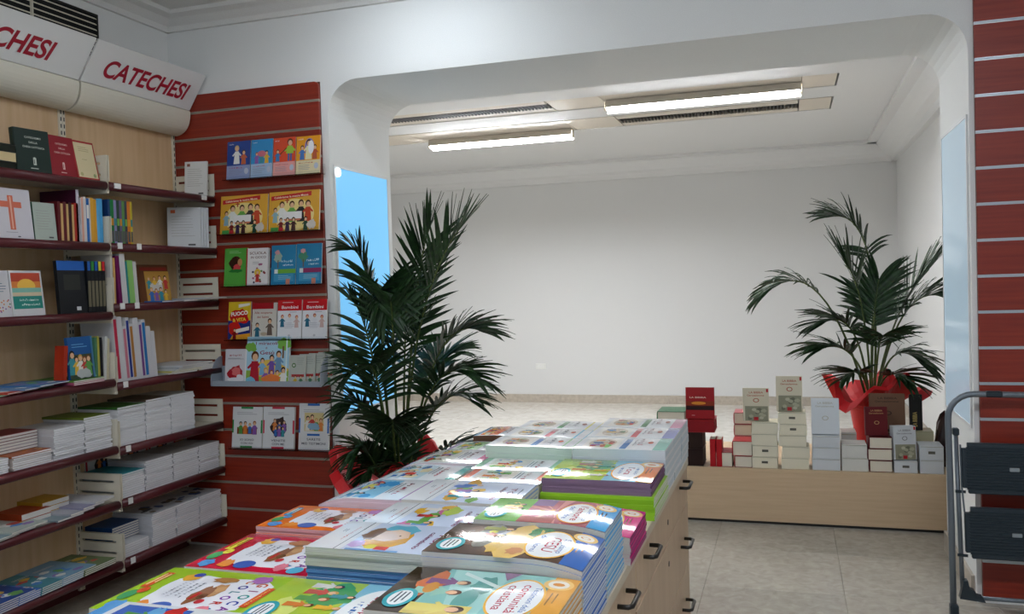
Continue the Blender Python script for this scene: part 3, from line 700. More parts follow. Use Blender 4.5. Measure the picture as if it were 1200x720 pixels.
def oval_title(a, cx, cy, rx, ry, rim, lines):
    a.ell(cx, cy, rx, ry, rim, 28); a.ell(cx, cy, rx*.93, ry*.92, '#eef1f2', 28)
    tot = sum(l[2] for l in lines)*1.12; y = cy+tot/2
    for i, (t, c, sz) in enumerate(lines):
        y -= sz*1.12; a.text(t, cx, y+sz*.3, sz*1.15, c, width=min(rx*(1.25 if i != 1 else 1.65), sz*.75*len(t)), bold=.006)
def activity(band, bg, rim, lines, scene, pill='#2fa3ad', green=None):
    def f(w, h, sg):
        a = Art(w, h, sg); a.rect(0, 0, w, h, bg); scene(a, w, h)
        a.rect(0, h*.86, w, h, band)
        a.ell(w*.16, h*.9, w*.12, w*.12, '#f2c878', 20); a.ell(w*.16, h*.9, w*.085, w*.085, '#f6f1e4', 18); a.ell(w*.16, h*.9, w*.035, w*.05, '#d98a2c', 10)
        a.lines(w*.35, w*.62, h*.90, h*.93, 2, '#7a5a20', .0022)
        oval_title(a, w*.54, h*.73, w*.42, h*.15, rim, lines)
        a.ell(w*.72, h*.12, w*.2, h*.085, pill, 24); a.ell(w*.72, h*.12, w*.155, h*.06, '#e9f0f0', 20)
        a.lines(w*.6, w*.84, h*.095, h*.145, 3, '#42505a', .003); return a
    return f
def sc_workshop(a, w, h):
    a.rect(0, 0, w, h*.22, '#3a2a1c'); a.rect(0, h*.22, w, h*.6, '#7fbab4'); a.poly([(0,h*.25),(w,h*.42),(w,h*.6),(0,h*.6)], '#9fd0ca')
    a.blob(w*.35, h*.2, w*.25, h*.08, '#c96a3c', 2); a.person(w*.3, h*.16, h*.24, '#7a4a7a', '#5a2f1e'); a.person(w*.52, h*.14, h*.26, '#8fc3b0', '#6a3a22')
    a.ell(w*.45, h*.22, w*.12, h*.04, '#c98a3a'); a.blob(w*.3, h*.5, w*.2, h*.07, '#4f8f88', 5); a.ell(w*.65, h*.47, w*.22, h*.06, '#5f9f98')
    a.poly([(w*.05,h*.33),(w*.11,h*.33),(w*.4,h*.62),(w*.34,h*.62)], '#cfe3df'); a.poly([(0,h*.55),(w*.18,h*.6),(0,h*.66)], '#8a6a8a')
    a.rect(w*.78, h*.2, w, h*.55, '#d8c46a'); a.person(w*.86, h*.2, h*.3, '#e0d070', '#4a2818')
def sc_jungle(a, w, h):
    a.rect(0, 0, w, h*.35, '#4a352a'); a.blob(w*.4, h*.18, w*.35, h*.12, '#6b4b3c', 3); a.blob(w*.2, h*.3, w*.2, h*.09, '#8f8f86', 4); a.blob(w*.6, h*.3, w*.18, h*.06, '#7a7a70', 8)
    a.blob(w*.3, h*.42, w*.12, h*.06, '#b7b7ae', 6); a.blob(w*.5, h*.52, w*.55, h*.14, '#e3bd6a', 7, j=.12); a.blob(w*.2, h*.62, w*.18, h*.08, '#2e8a4a', 9)
    a.ell(w*.25, h*.3, w*.05, h*.03, '#d4d84a'); a.blob(w*.72, h*.4, w*.16, h*.05, '#d9b45a', 10); a.blob(w*.8, h*.55, w*.12, h*.05, '#c98a5a', 12)
    a.person(w*.36, h*.2, h*.2, '#b0634a'); a.person(w*.14, h*.22, h*.2, '#9aa04a')
def sc_father(a, w, h):
    a.rect(0, 0, w, h*.33, '#6fb04e'); a.rect(0, h*.33, w, h*.88, '#b0606a')
    for k in range(9):
        an = math.radians(8+k*40); cl = lambda p: (min(w, max(0, p[0])), min(h*.86, max(h*.33, p[1]))); a.poly([(w*.5,h*.55),cl((w*.5+w*.6*math.cos(an),h*.55+w*.6*math.sin(an))),cl((w*.5+w*.6*math.cos(an+.2),h*.55+w*.6*math.sin(an+.2)))], '#d98a84')
    a.rect(0, h*.33, w*.3, h*.5, '#8a6a94'); a.rect(w*.78, h*.33, w, h*.6, '#a85a58')
    a.poly([(w*.45,h*.42),(w*.5,h*.42),(w*.66,h*.56),(w*.6,h*.57)], '#a8642c'); a.poly([(w*.42,h*.52),(w*.66,h*.44),(w*.68,h*.47),(w*.46,h*.56)], '#b8702e')
    a.blob(w*.45, h*.2, w*.22, h*.08, '#e8d86a', 4); a.crowd(w*.2, w*.7, h*.12, h*.16, 3, 3)
def sc_pink(a, w, h):
    a.rect(0, 0, w, h*.86, '#cf4a7c'); a.blob(w*.4, h*.35, w*.35, h*.2, '#e8b0c4', 4); a.crowd(w*.1, w*.9, h*.2, h*.25, 4, 8)
def sc_green(a, w, h):
    a.rect(0, 0, w, h*.55, '#a9c63c'); a.rect(0, h*.55, w, h*.86, '#8cc8dc'); a.blob(w*.3, h*.42, w*.25, h*.16, '#3f9a56', 4); a.blob(w*.65, h*.2, w*.25, h*.1, '#d6e27a', 6)
    a.crowd(w*.05, w*.6, h*.2, h*.2, 4, 5); a.crowd(w*.2, w*.9, h*.4, h*.2, 3, 15)
def calendar(title, pal, seed, figure=False):
    def f(w, h, sg):
        a = Art(w, h, sg); a.rect(0, 0, w, h, '#c6d3e8'); a.rect(0, 0, w, h*.27, '#dfe3e6'); q = random.Random(seed)
        a.text('~anno catechistico', w*.45, h*.155, h*.028, '#c0392b', width=w*.5); a.lines(w*.3, w*.44, h*.08, h*.1, 2, '#7a8490', .002, seed)
        a.rect(0, h*.215, w, h*.222, '#5a6470')
        if figure:
            a.blob(w*.55, h*.5, w*.36, h*.17, '#d9a03c', 3, j=.1); a.blob(w*.22, h*.5, w*.18, h*.15, '#6ab6cc', 5); a.blob(w*.42, h*.36, w*.22, h*.09, '#8a6a52', 7)
            a.poly([(w*.3,h*.4),(w*.62,h*.38),(w*.66,h*.5),(w*.5,h*.64),(w*.3,h*.6),(w*.22,h*.5)], '#e8c9b0'); a.ell(w*.45, h*.56, w*.02, h*.008, '#5a3a2a', 8)
            a.blob(w*.8, h*.33, w*.12, h*.06, '#c4a8d6', 9); a.ell(w*.86, h*.46, w*.07, h*.05, '#e2d84a'); a.rect(w*.84, h*.5, w*.96, h*.6, '#c9302c'); a.rect(w*.95, h*.3, w, h*.7, '#6f9fd0')
        else:
            for k in range(11): a.blob(q.uniform(.12, .9)*w, h*q.uniform(.34, .62), w*q.uniform(.08, .2), h*q.uniform(.04, .08), q.choice(pal), seed+k)
            a.crowd(w*.1, w*.9, h*.36, h*.2, 3, seed)
        a.text(title, w*.5, h*.84, h*.07, '#8c2a5a', width=w*.44); a.text('calendario', w*.55, h*.76, h*.055, '#8c2a5a', width=w*.6); a.lines(w*.3, w*.7, h*.93, h*.94, 1, '#5a6a80', .003)
        return a
    return f
def gioca(bg, banner, seed):
    def f(w, h, sg):
        a = Art(w, h, sg); a.rect(0, 0, w, h, bg)
        pts = []; q = random.Random(seed)
        for k in range(26):
            an = 2*math.pi*k/26; pts.append((w*.5+w*.36*max(-1, min(1, 1.25*math.cos(an)))*(1+q.uniform(-.05, .05)), h*.57+h*.37*max(-1, min(1, 1.2*math.sin(an)))*(1+q.uniform(-.03, .03))))
        a.poly(pts, '#e6e8ee')
        for k in range(5): a.text('GIOCA'[k], w*(.24+.135*k), h*.82, h*.1, ['#c8542c','#8a3a6a','#2f8f8a','#3a4aa0','#7a3a90'][k], bold=.03)
        for k in range(6): a.text('COLORA'[k], w*(.2+.12*k), h*.715, h*.09, ['#c8642c','#3a3a8a','#2f7a8a','#7a3aa0','#c0302c','#2f7ab0'][k], bold=.03)
        a.blob(w*.42, h*.6, w*.15, h*.06, '#b98a5c', seed); a.blob(w*.55, h*.545, w*.2, h*.055, '#8a5a3a', seed+1); a.ell(w*.4, h*.62, w*.06, h*.035, '#c99a68'); a.ell(w*.58, h*.58, w*.055, h*.032, '#6a4028')
        a.rect(w*.5, h*.51, w*.66, h*.54, '#b02a2a'); a.ell(w*.68, h*.62, w*.05, h*.03, '#b82c3a')
        for k in range(4): a.text(('~I SANTI','~IN FESTA','~PER TUTTI','~I BAMBINI')[k], w*.48, h*(.43-.045*k), h*.032, '#7d8490', width=w*(.36-.05*(k % 2)))
        a.blob(w*.2, h*.28, w*.1, h*.06, '#e0a83c', seed+3); a.ell(w*.14, h*.3, w*.05, h*.04, '#3a4aa8'); a.blob(w*.14, h*.8, w*.09, h*.07, '#a86ab0', seed+4); a.blob(w*.85, h*.72, w*.09, h*.05, '#d97a8a', seed+5)
        a.ell(w*.85, h*.42, w*.1, h*.08, '#3a5fb0'); a.blob(w*.86, h*.27, w*.1, h*.06, '#e08a3a', seed+6); a.blob(w*.2, h*.55, w*.07, h*.09, '#b07a48', seed+7); a.ell(w*.9, h*.86, w*.08, h*.06, '#58b0d0')
        a.blob(w*.88, h*.12, w*.09, h*.06, '#4f93d0', seed+8); a.ell(w*.68, h*.07, w*.11, h*.045, '#3f9a58')
        a.poly([(w*.14,h*.04),(w*.5,h*.04),(w*.5,h*.1),(w*.14,h*.1)], banner); a.lines(w*.17, w*.46, h*.055, h*.085, 2, '#f0e6a0' if banner != '#e8d94a' else '#a0442c', .004)
        a.ell(w*.56, h*.115, w*.07, h*.035, banner); a.text('2', w*.56, h*.1, h*.04, '#c0302c')
        a.rect(w*.3, h*.93, w*.72, h*.985, '#d9572c'); a.text('~GIOCHI E COLORI', w*.51, h*.945, h*.03, '#f6d870', width=w*.36); return a
    return f
def painted(bg, pal, band, title, seed, stripes=True):
    def f(w, h, sg):
        a = Art(w, h, sg); a.rect(0, 0, w, h, '#dde2e4'); a.rect(0, 0, w, h*.09, band); a.rect(w*.05, h*.14, w*.95, h*.6, bg); q = random.Random(seed)
        for k in range(9): a.blob(w*q.uniform(.12, .88), h*q.uniform(.2, .54), w*q.uniform(.07, .16), h*q.uniform(.04, .08), q.choice(pal), seed+k)
        a.crowd(w*.1, w*.9, h*.22, h*.22, 3, seed); a.text(title, w*.5, h*.72, h*.075, '#b03048', width=w*.6); a.lines(w*.2, w*.8, h*.63, h*.67, 2, '#7a828a', .003, seed)
        a.rect(0, h*.9, w, h, band); return a
    return f
def barred(bar, bar2, pal, seed, title='GESÙ', tcol='#b04050'):
    def f(w, h, sg):
        a = Art(w, h, sg); a.rect(0, 0, w, h, '#dcdfe2'); a.rect(w*.0, h*.86, w, h, bar); a.rect(w*.1, h*.5, w*.95, h*.57, bar2); a.rect(w*.08, h*.08, w*.92, h*.46, '#e9e6de'); q = random.Random(seed)
        a.ell(w*.5, h*.27, w*.36, h*.15, '#c9bfae'); 
        for k in range(5): a.blob(w*q.uniform(.25, .75), h*q.uniform(.18, .36), w*q.uniform(.08, .15), h*q.uniform(.03, .06), q.choice(pal), seed+k)
        a.crowd(w*.2, w*.8, h*.17, h*.16, 3, seed)
        a.text(title, w*.42, h*.66, h*.09, tcol, width=w*.62); a.text('~per i piccoli', w*.45, h*.61, h*.035, '#6a727a', width=w*.5); a.ell(w*.4, h*.79, w*.1, h*.03, '#c85a3c'); return a
    return f
BR = ['#c24a3c','#4a86c4','#e0b848','#6aa552','#8a6aae','#e0e0da']
RD, BL = '#b3304a', '#3a6ab0'
stack('white-edged activity booklets with an orange cover band', 'activity booklet with orange band and title oval, nearest stack on the right', -.645, 1.205, 1.415, .30, .90, 14, '#d9a24a', activity('#e0a03c', '#8cc4be', '#e8b040', [('Testimoni della', BL, .013), ('comunità', RD, .021), ('cristiana', RD, .021)], sc_workshop), a0=.0, a1=.004)
stack('blue-backed activity booklets titled GESÙ', 'activity booklet titled GESÙ with blue band and brown jungle scene', -.64, 1.422, 1.612, .295, .926, 16, '#3a6ab4', activity('#2c62b0', '#5a4030', '#f0b848', [('Seguiamo', BL, .014), ('GESÙ', RD, .028), ('dei giorni', BL, .014)], sc_jungle), a0=0, a1=.016, hi='#c9d3de')
stack('sky-blue-banded booklets beside the pink ones', 'activity booklet with sky-blue band and pink rays, behind the GESÙ booklet', -.615, 1.622, 1.80, .268, .932, 15, '#4a9fd0', activity('#3a9cd6', '#b0606a', '#f0a848', [('Celebriamo', BL, .013), ("l'amore", RD, .021), ('del Padre', BL, .015)], sc_father), a0=0, a1=.012, hi='#c4d0d4')
stack('magenta booklets at the counter edge', 'magenta booklet of a low stack sticking out over the counter edge', -.61, 1.835, 2.05, .272, .856, 8, '#c01a72', activity('#cc1478', '#cf4a7c', '#f0b848', [('Celebriamo', BL, .013), ("l'amore", RD, .021), ('del Padre', BL, .015)], sc_pink), a0=0, a1=.008, hi='#8a2a6a')
stack('lime-green-edged booklets', 'uppermost lime-green booklet under the purple-edged pile', -.638, 2.185, 2.445, .30, .85, 9, '#8fc02c', near='#8fc02c', hi='#dfe0da', a0=0, a1=0, alt='#7fb022')
stack('purple-edged booklets lying on the lime-green ones', 'purple-edged booklet with green and orange cover on the lime-green pile', -.635, 2.195, 2.445, .288, .887, 5, '#6a4a72', activity('#e07a3c', '#a9c63c', '#e8a03c', [('~Viviamo', BL, .014), ("l'ora", RD, .024), ('~di Gesù', BL, .014)], sc_green), near='#7d6680', hi='#6a3a5a', a0=0, a1=.004, z0=.85)
for i, (yy, b1, b2) in enumerate(((2.455,'#86bcae','#4a78b0'),(2.645,'#8a90c0','#cc5a64'),(2.835,'#d49ab0','#4a8a5a'))):
    d = ('nearest','middle','farthest')[i]
    stack(f'thick white books, {d} pile of the far right row', f'white book with {("teal","violet","pink")[i]} end bar, {d} of the far right piles', -.615, yy, yy+.185, .27, .918, 5, '#dfe2e4', barred(b1, b2, BR, 30+i, ('~GESÙ','~LUCE','~VITA')[i]), near='#c3cdd2', hi='#c9d4da', a0=0, a1=.0, cat='book')
stack('green and blue comic booklets low in the front row', 'flat green and blue booklet of a Bible crowd between the two nearest stacks', -.945, 1.25, 1.49, .298, .832, 5, '#a9c63c', activity('#8cc8dc', '#a9c63c', '#e8f0f4', [('~Viviamo', BL, .014), ('~insieme', RD, .022), ('~a Gesù', BL, .014)], sc_green), a0=0, a1=0)
stack('calendar booklets with blue-striped spines', 'pale blue calendar booklet with a girl on the cover, tall middle stack', -.935, 1.515, 1.705, .285, .888, 13, '#c6ccc8', calendar('TOP', BR, 4, True), near=('#c9cac2','#b9bab2'), alt=('#5a8ec0','#3f6fae'), a0=.0, a1=0)
stack('flower-patterned calendar booklets', 'calendar booklet of yellow and green flower shapes behind the girl calendar', -.925, 1.715, 1.925, .275, .876, 8, '#c9d0d6', calendar('TOP', ['#e0b03c','#6aa84a','#5a8ac8','#c86a9a','#b0c84a'], 21), a0=0, a1=0)
stack('blue calendar booklets farther back', 'blue calendar booklet with a golden figure, third along the middle', -.925, 1.945, 2.17, .285, .878, 8, '#7f9fd0', calendar('TOP', ['#e0b85a','#d0a04a','#c84a3c','#5a7ac0','#6aa04a'], 41), a0=.0, a1=.003)
stack('white booklets with a coral end strip', 'white booklet with coral end strip next to the purple-edged pile', -.88, 2.19, 2.36, .235, .868, 6, '#d9d4cc', painted('#e4ddd0', BR, '#d8705a', '~INSIEME', 51), a0=0, a1=0)
stack('white booklets with mint end strips', 'white booklet with mint end strips in front of the far middle piles', -.90, 2.37, 2.522, .252, .866, 6, '#cfd8d2', painted('#d6d2cc', BR, '#8cc0a0', '~PACE', 61), a0=0, a1=0)
for i, (yy, b1, b2) in enumerate(((2.53,'#9cc49a','#5a86c0'),(2.695,'#7ab4cc','#c85a6a'),(2.86,'#d6d070','#5a9a6a'))):
    d = ('nearest','middle','farthest')[i]
    stack(f'white books, {d} pile of the far middle row', f'white book with {("light green","light blue","yellow")[i]} end bar, {d} of the far middle piles', -.91, yy, yy+.16, .275, .904, 5, '#dfe2e4', barred(b1, b2, BR, 70+i, ('~LUCE','~GESÙ','~FEDE')[i], '#6a7a8a'), near='#bcd0c0', a0=0, a1=.004, cat='book')
stack('lime-green GIOCA colouring books', 'lime-green GIOCA colouring book at the near left corner of the counter', -1.245, 1.272, 1.508, .295, .826, 4, '#9cc42c', gioca('#9cc42c', '#d9572c', 5), a0=0, a1=0)
stack('crimson GIOCA colouring books', 'crimson GIOCA colouring book with yellow banner, behind the green one', -1.24, 1.53, 1.775, .295, .822, 4, '#b80f34', gioca('#c01438', '#e8d94a', 15), a0=0, a1=0)
stack('orange GIOCA colouring books', 'orange GIOCA colouring book behind the crimson one', -1.235, 1.785, 1.985, .29, .838, 6, '#dc6a24', gioca('#e0701f', '#4a9ad0', 25), a0=.0, a1=0, near='#cfa9ac')
stack('purple-edged white booklets on the left', 'white booklet with purple edge strip and blue picture, left row', -1.185, 1.992, 2.212, .255, .862, 8, '#d2c6d8', painted('#8cc4e0', ['#e0d86a','#4a9ad0','#d04a5a','#c8e0ea'], '#a678b4', '~NATALE', 81), near='#d2c2cc', a0=.022, a1=0)
stack('teal-edged white booklets on the left', 'white booklet with teal edge strip and gold picture, left row', -1.165, 2.218, 2.42, .26, .862, 8, '#d6dedd', painted('#b8d0d8', ['#e0b84a','#4a78b0','#c84a3c','#dccfa8'], '#2f9a94', '~PASQUA', 91), near='#cfd8d8', a0=.022, a1=.003)
stack('pink-edged white booklets on the left', 'white booklet with pink edge strip, left row before the palm', -1.15, 2.427, 2.642, .25, .866, 8, '#e0d0d6', painted('#cfd2c8', BR, '#d06a94', '~MARIA', 101), near='#d4c8cc', a0=.02, a1=.0)
stack('pale green booklets at the far left', 'pale green picture booklet near the far left end', -1.10, 2.648, 2.80, .19, .864, 6, '#b8ccb4', painted('#a4c49c', BR, '#b0a0c0', '~SANTI', 111), a0=.006, a1=0)
stack('red and gold booklets at the far left', 'red and gold picture booklet at the far left end of the counter', -1.055, 2.81, 3.0, .142, .884, 7, '#c8a468', painted('#d8703c', ['#c8302c','#e8c04a','#d89a3a','#e0d0a0'], '#8fb4d4', '~FESTA', 121), near='#5a4030', a0=.004, a1=0)
stack('blue and red booklets cut by the picture edge', 'blue and red booklet at the lower left picture edge', -1.175, 1.03, 1.262, .30, .85, 6, '#5a94d0', painted('#3a62b8', ['#c8302c','#6ab0e0','#2a3a90','#e8e8ee'], '#5aa0dc', '~AMICI', 131), a0=.0, a1=0)

# ================================================================== BOOKS ON THE LEFT SLATWALL
YF = YW-.022            # face of the slats
ROWZ = (2.006, 1.715, 1.436, 1.150, .566)
for i, (r, a_, b_) in enumerate(zip(ROWZ, (-2.87,-2.92,-2.91,-2.9,-2.9), (-2.285,-2.30,-2.30,-2.28,-2.29))):
    e = empty('acrylic_ledge', ((a_+b_)/2, YF, r)); w_ = (b_-a_)/2
    tag(e, ('clear acrylic ledge under the uppermost slatwall row','clear acrylic ledge under the two yellow landscape books','clear acrylic ledge under the third slatwall row','clear acrylic ledge under the fourth slatwall row','clear acrylic ledge under the lowest slatwall row')[i], 'ledge')
    b = MB(); b.box(-w_, w_, -.062, -.001, -.0045, -.0015); ob('ledge_base', b.mesh('ledge_base', M['clear']), e)
    b = MB(); b.box(-w_, w_, -.065, -.062, -.0045, .012); ob('ledge_lip', b.mesh('ledge_lip', M['clear']), e)
    b = MB(); b.box(-w_, w_, -.004, -.001, -.0015, .05); ob('ledge_back', b.mesh('ledge_back', M['clear']), e)
def wallbook(x0, x1, z0, z1, t, cover, art, label, hold=True, off=.03, lean=.12, pages='#e8e4da', turn=0):
    for r in ROWZ:
        if abs(r-z0) < .016: z1 += r-z0; z0 = r
    w, h = x1-x0, z1-z0
    mm = face_cam((x0+x1)/2, YF-off+t*.0, z0, lean, turn)
    o = book('wall_book', w, h, t, cover, mm, label, 'book', None, pages=pages, art=art(w, h))
    return o
def card(top, low, seed, title):
    def f(w, h):
        a = Art(w, h); a.rect(0, 0, w, h, top); a.rect(0, 0, w, h*.36, low); a.text('~Dossier', w*.18, h*.91, h*.045, '#f0f0f0', width=w*.2)
        q = random.Random(seed)
        if seed == 1: a.person(w*.42, h*.4, h*.46, '#e8e8e4', '#d0b080'); a.person(w*.72, h*.38, h*.36, '#c0603a')
        elif seed == 2:
            a.crowd(w*.15, w*.85, h*.38, h*.34, 3, 4); a.ell(w*.5, h*.62, w*.2, h*.08, '#c86a7a')
        elif seed == 3: a.person(w*.75, h*.38, h*.55, '#9cc43c', '#5a3018', legs='#2f5f9a'); a.person(w*.2, h*.38, h*.3, '#3a7ab0'); a.poly([(w*.3,h*.58),(w*.6,h*.74),(w*.61,h*.71),(w*.32,h*.55)], '#6a3a1c')
        else: a.ell(w*.55, h*.72, w*.2, h*.22, '#8a7ab0'); a.person(w*.52, h*.38, h*.5, '#e6e0b0'); a.person(w*.25, h*.38, h*.36, '#4a78b8'); a.person(w*.78, h*.38, h*.36, '#b85a3a'); a.ell(w*.62, h*.7, w*.12, h*.18, '#eeeef0')
        a.text(title, w*.42, h*.28, h*.045, '#b0304a', width=w*.6); a.lines(w*.1, w*.7, h*.12, h*.23, 4, '#8a8fa0', .0018, seed); a.ell(w*.85, h*.2, w*.09, h*.08, '#b9bfd0'); return a
    return f
for i, (x0, x1, z0, z1, a, b, lab, ti) in enumerate((
 (-2.862,-2.718,2.010,2.216,'#1f3f8c','#8f9cc4','dark blue booklet, leftmost of the top row on the slatwall','~I doni'),
 (-2.712,-2.582,2.006,2.211,'#2f8cc4','#a0b8d4','sky-blue booklet of seated figures, second in the slatwall top row','~Le storie'),
 (-2.576,-2.444,2.006,2.209,'#d84a26','#e4a09a','orange-red booklet of a boy in green, third in the slatwall top row','~Il gioco'),
 (-2.438,-2.298,2.009,2.209,'#e59a1e','#e2d2a8','amber booklet, rightmost of the slatwall top row','~La festa'))):
    wallbook(x0, x1, z0, z1, .008, a, card(a, b, i+1, ti), lab)
def messa(w, h):
    a = Art(w, h); a.rect(0, 0, w, h, '#dca436'); a.ell(w*.5, h*.4, w*.4, h*.4, '#ecd58a', 28); a.poly([(w*.04,h*.78),(w*.84,h*.86),(w*.84,h*.97),(w*.04,h*.89)], '#c22a2a')
    a.text('Celebriamo la nostra Messa', w*.44, h*.845, h*.07, '#f6e8c8', width=w*.68, rot=.04)
    a.rect(w*.35, h*.7, w*.375, h*.82, '#b04a2c'); a.rect(w*.32, h*.755, w*.405, h*.785, '#b04a2c')
    for x, c, k in ((.26,'#e8e8e0',.5),(.46,'#6aa84a',.5),(.64,'#2c2c2c',.52),(.78,'#c84a2c',.5),(.13,'#8ab0b8',.36)): a.person(w*x, h*.22, h*k, c)
    a.rect(w*.3, h*.3, w*.66, h*.48, '#eceae6'); a.poly([(w*.3,h*.3),(w*.66,h*.3),(w*.62,h*.25),(w*.33,h*.25)], '#c87a5a')
    for x, c in ((.38,'#3a2a4a'),(.5,'#4a2c2c'),(.74,'#2a4a3a'),(.25,'#7a2a2a')): a.person(w*x, h*.0, h*.32, c, '#2a1c14')
    a.rect(w*.05, 0, w*.2, h*.1, '#4a9a4a'); a.rect(w*.22, 0, w*.3, h*.09, '#c8303a'); a.blob(w*.86, h*.14, w*.09, h*.12, '#d0c8bc', 4); return a
wallbook(-2.913, -2.622, 1.715, 1.922, .012, '#dca436', messa, 'yellow landscape book of a mass scene, left of the identical pair')
wallbook(-2.612, -2.312, 1.715, 1.926, .012, '#dca436', messa, 'yellow landscape book of a mass scene, right of the identical pair')
def hedgehog(w, h):
    a = Art(w, h); a.rect(0, 0, w, h, '#58a845'); a.lines(w*.2, w*.75, h*.88, h*.92, 2, '#a8d09a', .002); a.ell(w*.5, h*.6, w*.26, h*.19, '#4a2c20'); a.blob(w*.42, h*.62, w*.2, h*.16, '#3a2218', 4); a.ell(w*.68, h*.62, w*.1, h*.1, '#c88a5a')
    a.blob(w*.55, h*.48, w*.16, h*.09, '#cf4a4a', 6); a.blob(w*.5, h*.4, w*.3, h*.05, '#2f7a34', 7); return a
wallbook(-2.904, -2.762, 1.435, 1.640, .008, '#58a845', hedgehog, 'green booklet with a brown hedgehog on the slatwall')
def scuola(w, h):
    a = Art(w, h); a.rect(0, 0, w, h, '#e2dedb'); a.rect(0, 0, w*.06, h, '#b03a3c'); a.text('SCUOLA', w*.53, h*.83, h*.1, '#6a3a34', width=w*.76); a.text('IN GIOCO', w*.55, h*.72, h*.09, '#6a3a34', width=w*.7); q = random.Random(3)
    for k in range(12): a.blob(w*q.uniform(.14, .92), h*q.uniform(.06, .6), w*.05, h*.03, q.choice(['#8a3a3a','#6a8a4a','#4a4a5a','#a05a7a']), k)
    a.ell(w*.53, h*.34, w*.14, h*.1, '#e0b83c'); a.person(w*.53, h*.08, h*.3, '#b83a34', '#d8a83a'); a.lines(w*.3, w*.7, h*.58, h*.62, 2, '#8a8a8a', .002); return a
wallbook(-2.757, -2.626, 1.438, 1.636, .022, '#8a3038', scuola, 'white booklet with red spine between green and blue ones', turn=.05)
def cultura(strip, seed):
    def f(w, h):
        a = Art(w, h); a.rect(0, 0, w, h, '#2a7fa8'); a.blob(w*.28, h*.68, w*.17, h*.13, '#9ab0a0' if seed == 1 else '#4a8a6a', seed); a.rect(w*.26, h*.42, w*.3, h*.62, '#6a5a44'); a.blob(w*.25, h*.82, w*.1, h*.06, '#d09a9a', seed+3)
        a.text('~L’albero', w*.66, h*.56, h*.09, '#d6ecf4', width=w*.5, shear=.2); a.text('~della vita', w*.7, h*.47, h*.07, '#d6ecf4', width=w*.42, shear=.2); a.rect(w*.28, h*.28, w, h*.39, strip); a.rect(w*.14, h*.28, w*.28, h*.39, '#d8e4e0'); a.rect(w*.12, h*.08, w*.92, h*.26, '#3f96bc')
        a.lines(w*.3, w*.85, h*.14, h*.22, 3, '#a8d0e0', .002, seed); a.rect(w*.62, 0, w*.78, h*.14, '#c8826a'); return a
    return f
wallbook(-2.613, -2.466, 1.436, 1.646, .008, '#2a7fa8', cultura('#6aa83c', 1), 'teal-blue booklet with a lime strip, in the slatwall third row')
wallbook(-2.462, -2.312, 1.440, 1.652, .008, '#2a7fa8', cultura('#8a2a5a', 2), 'teal-blue booklet with a plum strip, rightmost of the third row')
def fuoco(w, h):
    a = Art(w, h); a.rect(0, 0, w, h, '#e2c22c'); a.rect(0, 0, w, h*.5, '#28357a'); a.poly([(w*.1,0),(w,0),(w,h*.16),(w*.2,h*.1)], '#dd9a2c'); a.blob(w*.5, h*.6, w*.42, h*.2, '#c8241e', 3); a.blob(w*.3, h*.3, w*.28, h*.18, '#c8241e', 9); a.poly([(w*.45,h*.84),(w*.95,h*.9),(w*.95,h*.96),(w*.45,h*.93)], '#eeeae0')
    a.text('FUOCO', w*.5, h*.64, h*.14, '#f3efe6', width=w*.76, rot=.1, bold=.04); a.text('& VITA', w*.5, h*.48, h*.12, '#f0d040', width=w*.6, rot=.08, bold=.04); a.poly([(w*.35,h*.16),(w*.95,h*.24),(w*.95,h*.34),(w*.35,h*.26)], '#ece6da'); a.person(w*.3, h*.0, h*.28, '#7a1a1a'); return a
wallbook(-2.891, -2.752, 1.148, 1.350, .01, '#c8241e', fuoco, 'yellow and red booklet with bold slanting lettering on the slatwall')
def scoperta(w, h):
    a = Art(w, h); a.rect(0, 0, w, h, '#d3cec2'); a.rect(0, h*.83, w*.88, h, '#a61c24'); a.text('Alla scoperta', w*.46, h*.7, h*.085, '#a03a2c', width=w*.74); a.text('dei Salmi', w*.44, h*.58, h*.085, '#a03a2c', width=w*.5); a.person(w*.22, h*.05, h*.38, '#2f6a80', '#3a2418'); a.person(w*.74, h*.1, h*.44, '#6a5a50'); a.ell(w*.5, h*.14, w*.14, h*.05, '#b8a890'); return a
wallbook(-2.741, -2.594, 1.160, 1.353, .010, '#d3cec2', scoperta, 'beige booklet with dark red band and two figures on the slatwall')
def bambini(w, h):
    a = Art(w, h); a.rect(0, 0, w, h, '#e4e4e6'); a.rect(0, h*.72, w, h, '#cb1a22'); a.lines(w*.2, w*.8, h*.92, h*.93, 1, '#f0d0d0', .003); a.text('Bambini', w*.5, h*.77, h*.11, '#f6f0f0', width=w*.7); a.lines(w*.5, w*.9, h*.67, h*.68, 1, '#8a8a90', .002)
    a.person(w*.2, h*.3, h*.3, '#2f6a84', '#b03028'); a.person(w*.5, h*.32, h*.3, '#dedee2', '#a83028'); a.person(w*.8, h*.28, h*.3, '#d0b0a8', '#b03028'); a.lines(w*.3, w*.72, h*.28, h*.4, 4, '#b0b0b6', .002); a.ell(w*.5, h*.08, w*.05, h*.03, '#c0c0c4'); return a
wallbook(-2.586, -2.442, 1.152, 1.358, .009, '#e4e4e6', bambini, 'white booklet titled Bambini with red band, left of two alike')
wallbook(-2.436, -2.292, 1.151, 1.356, .009, '#e4e4e6', bambini, 'white booklet titled Bambini with red band, right of two alike')
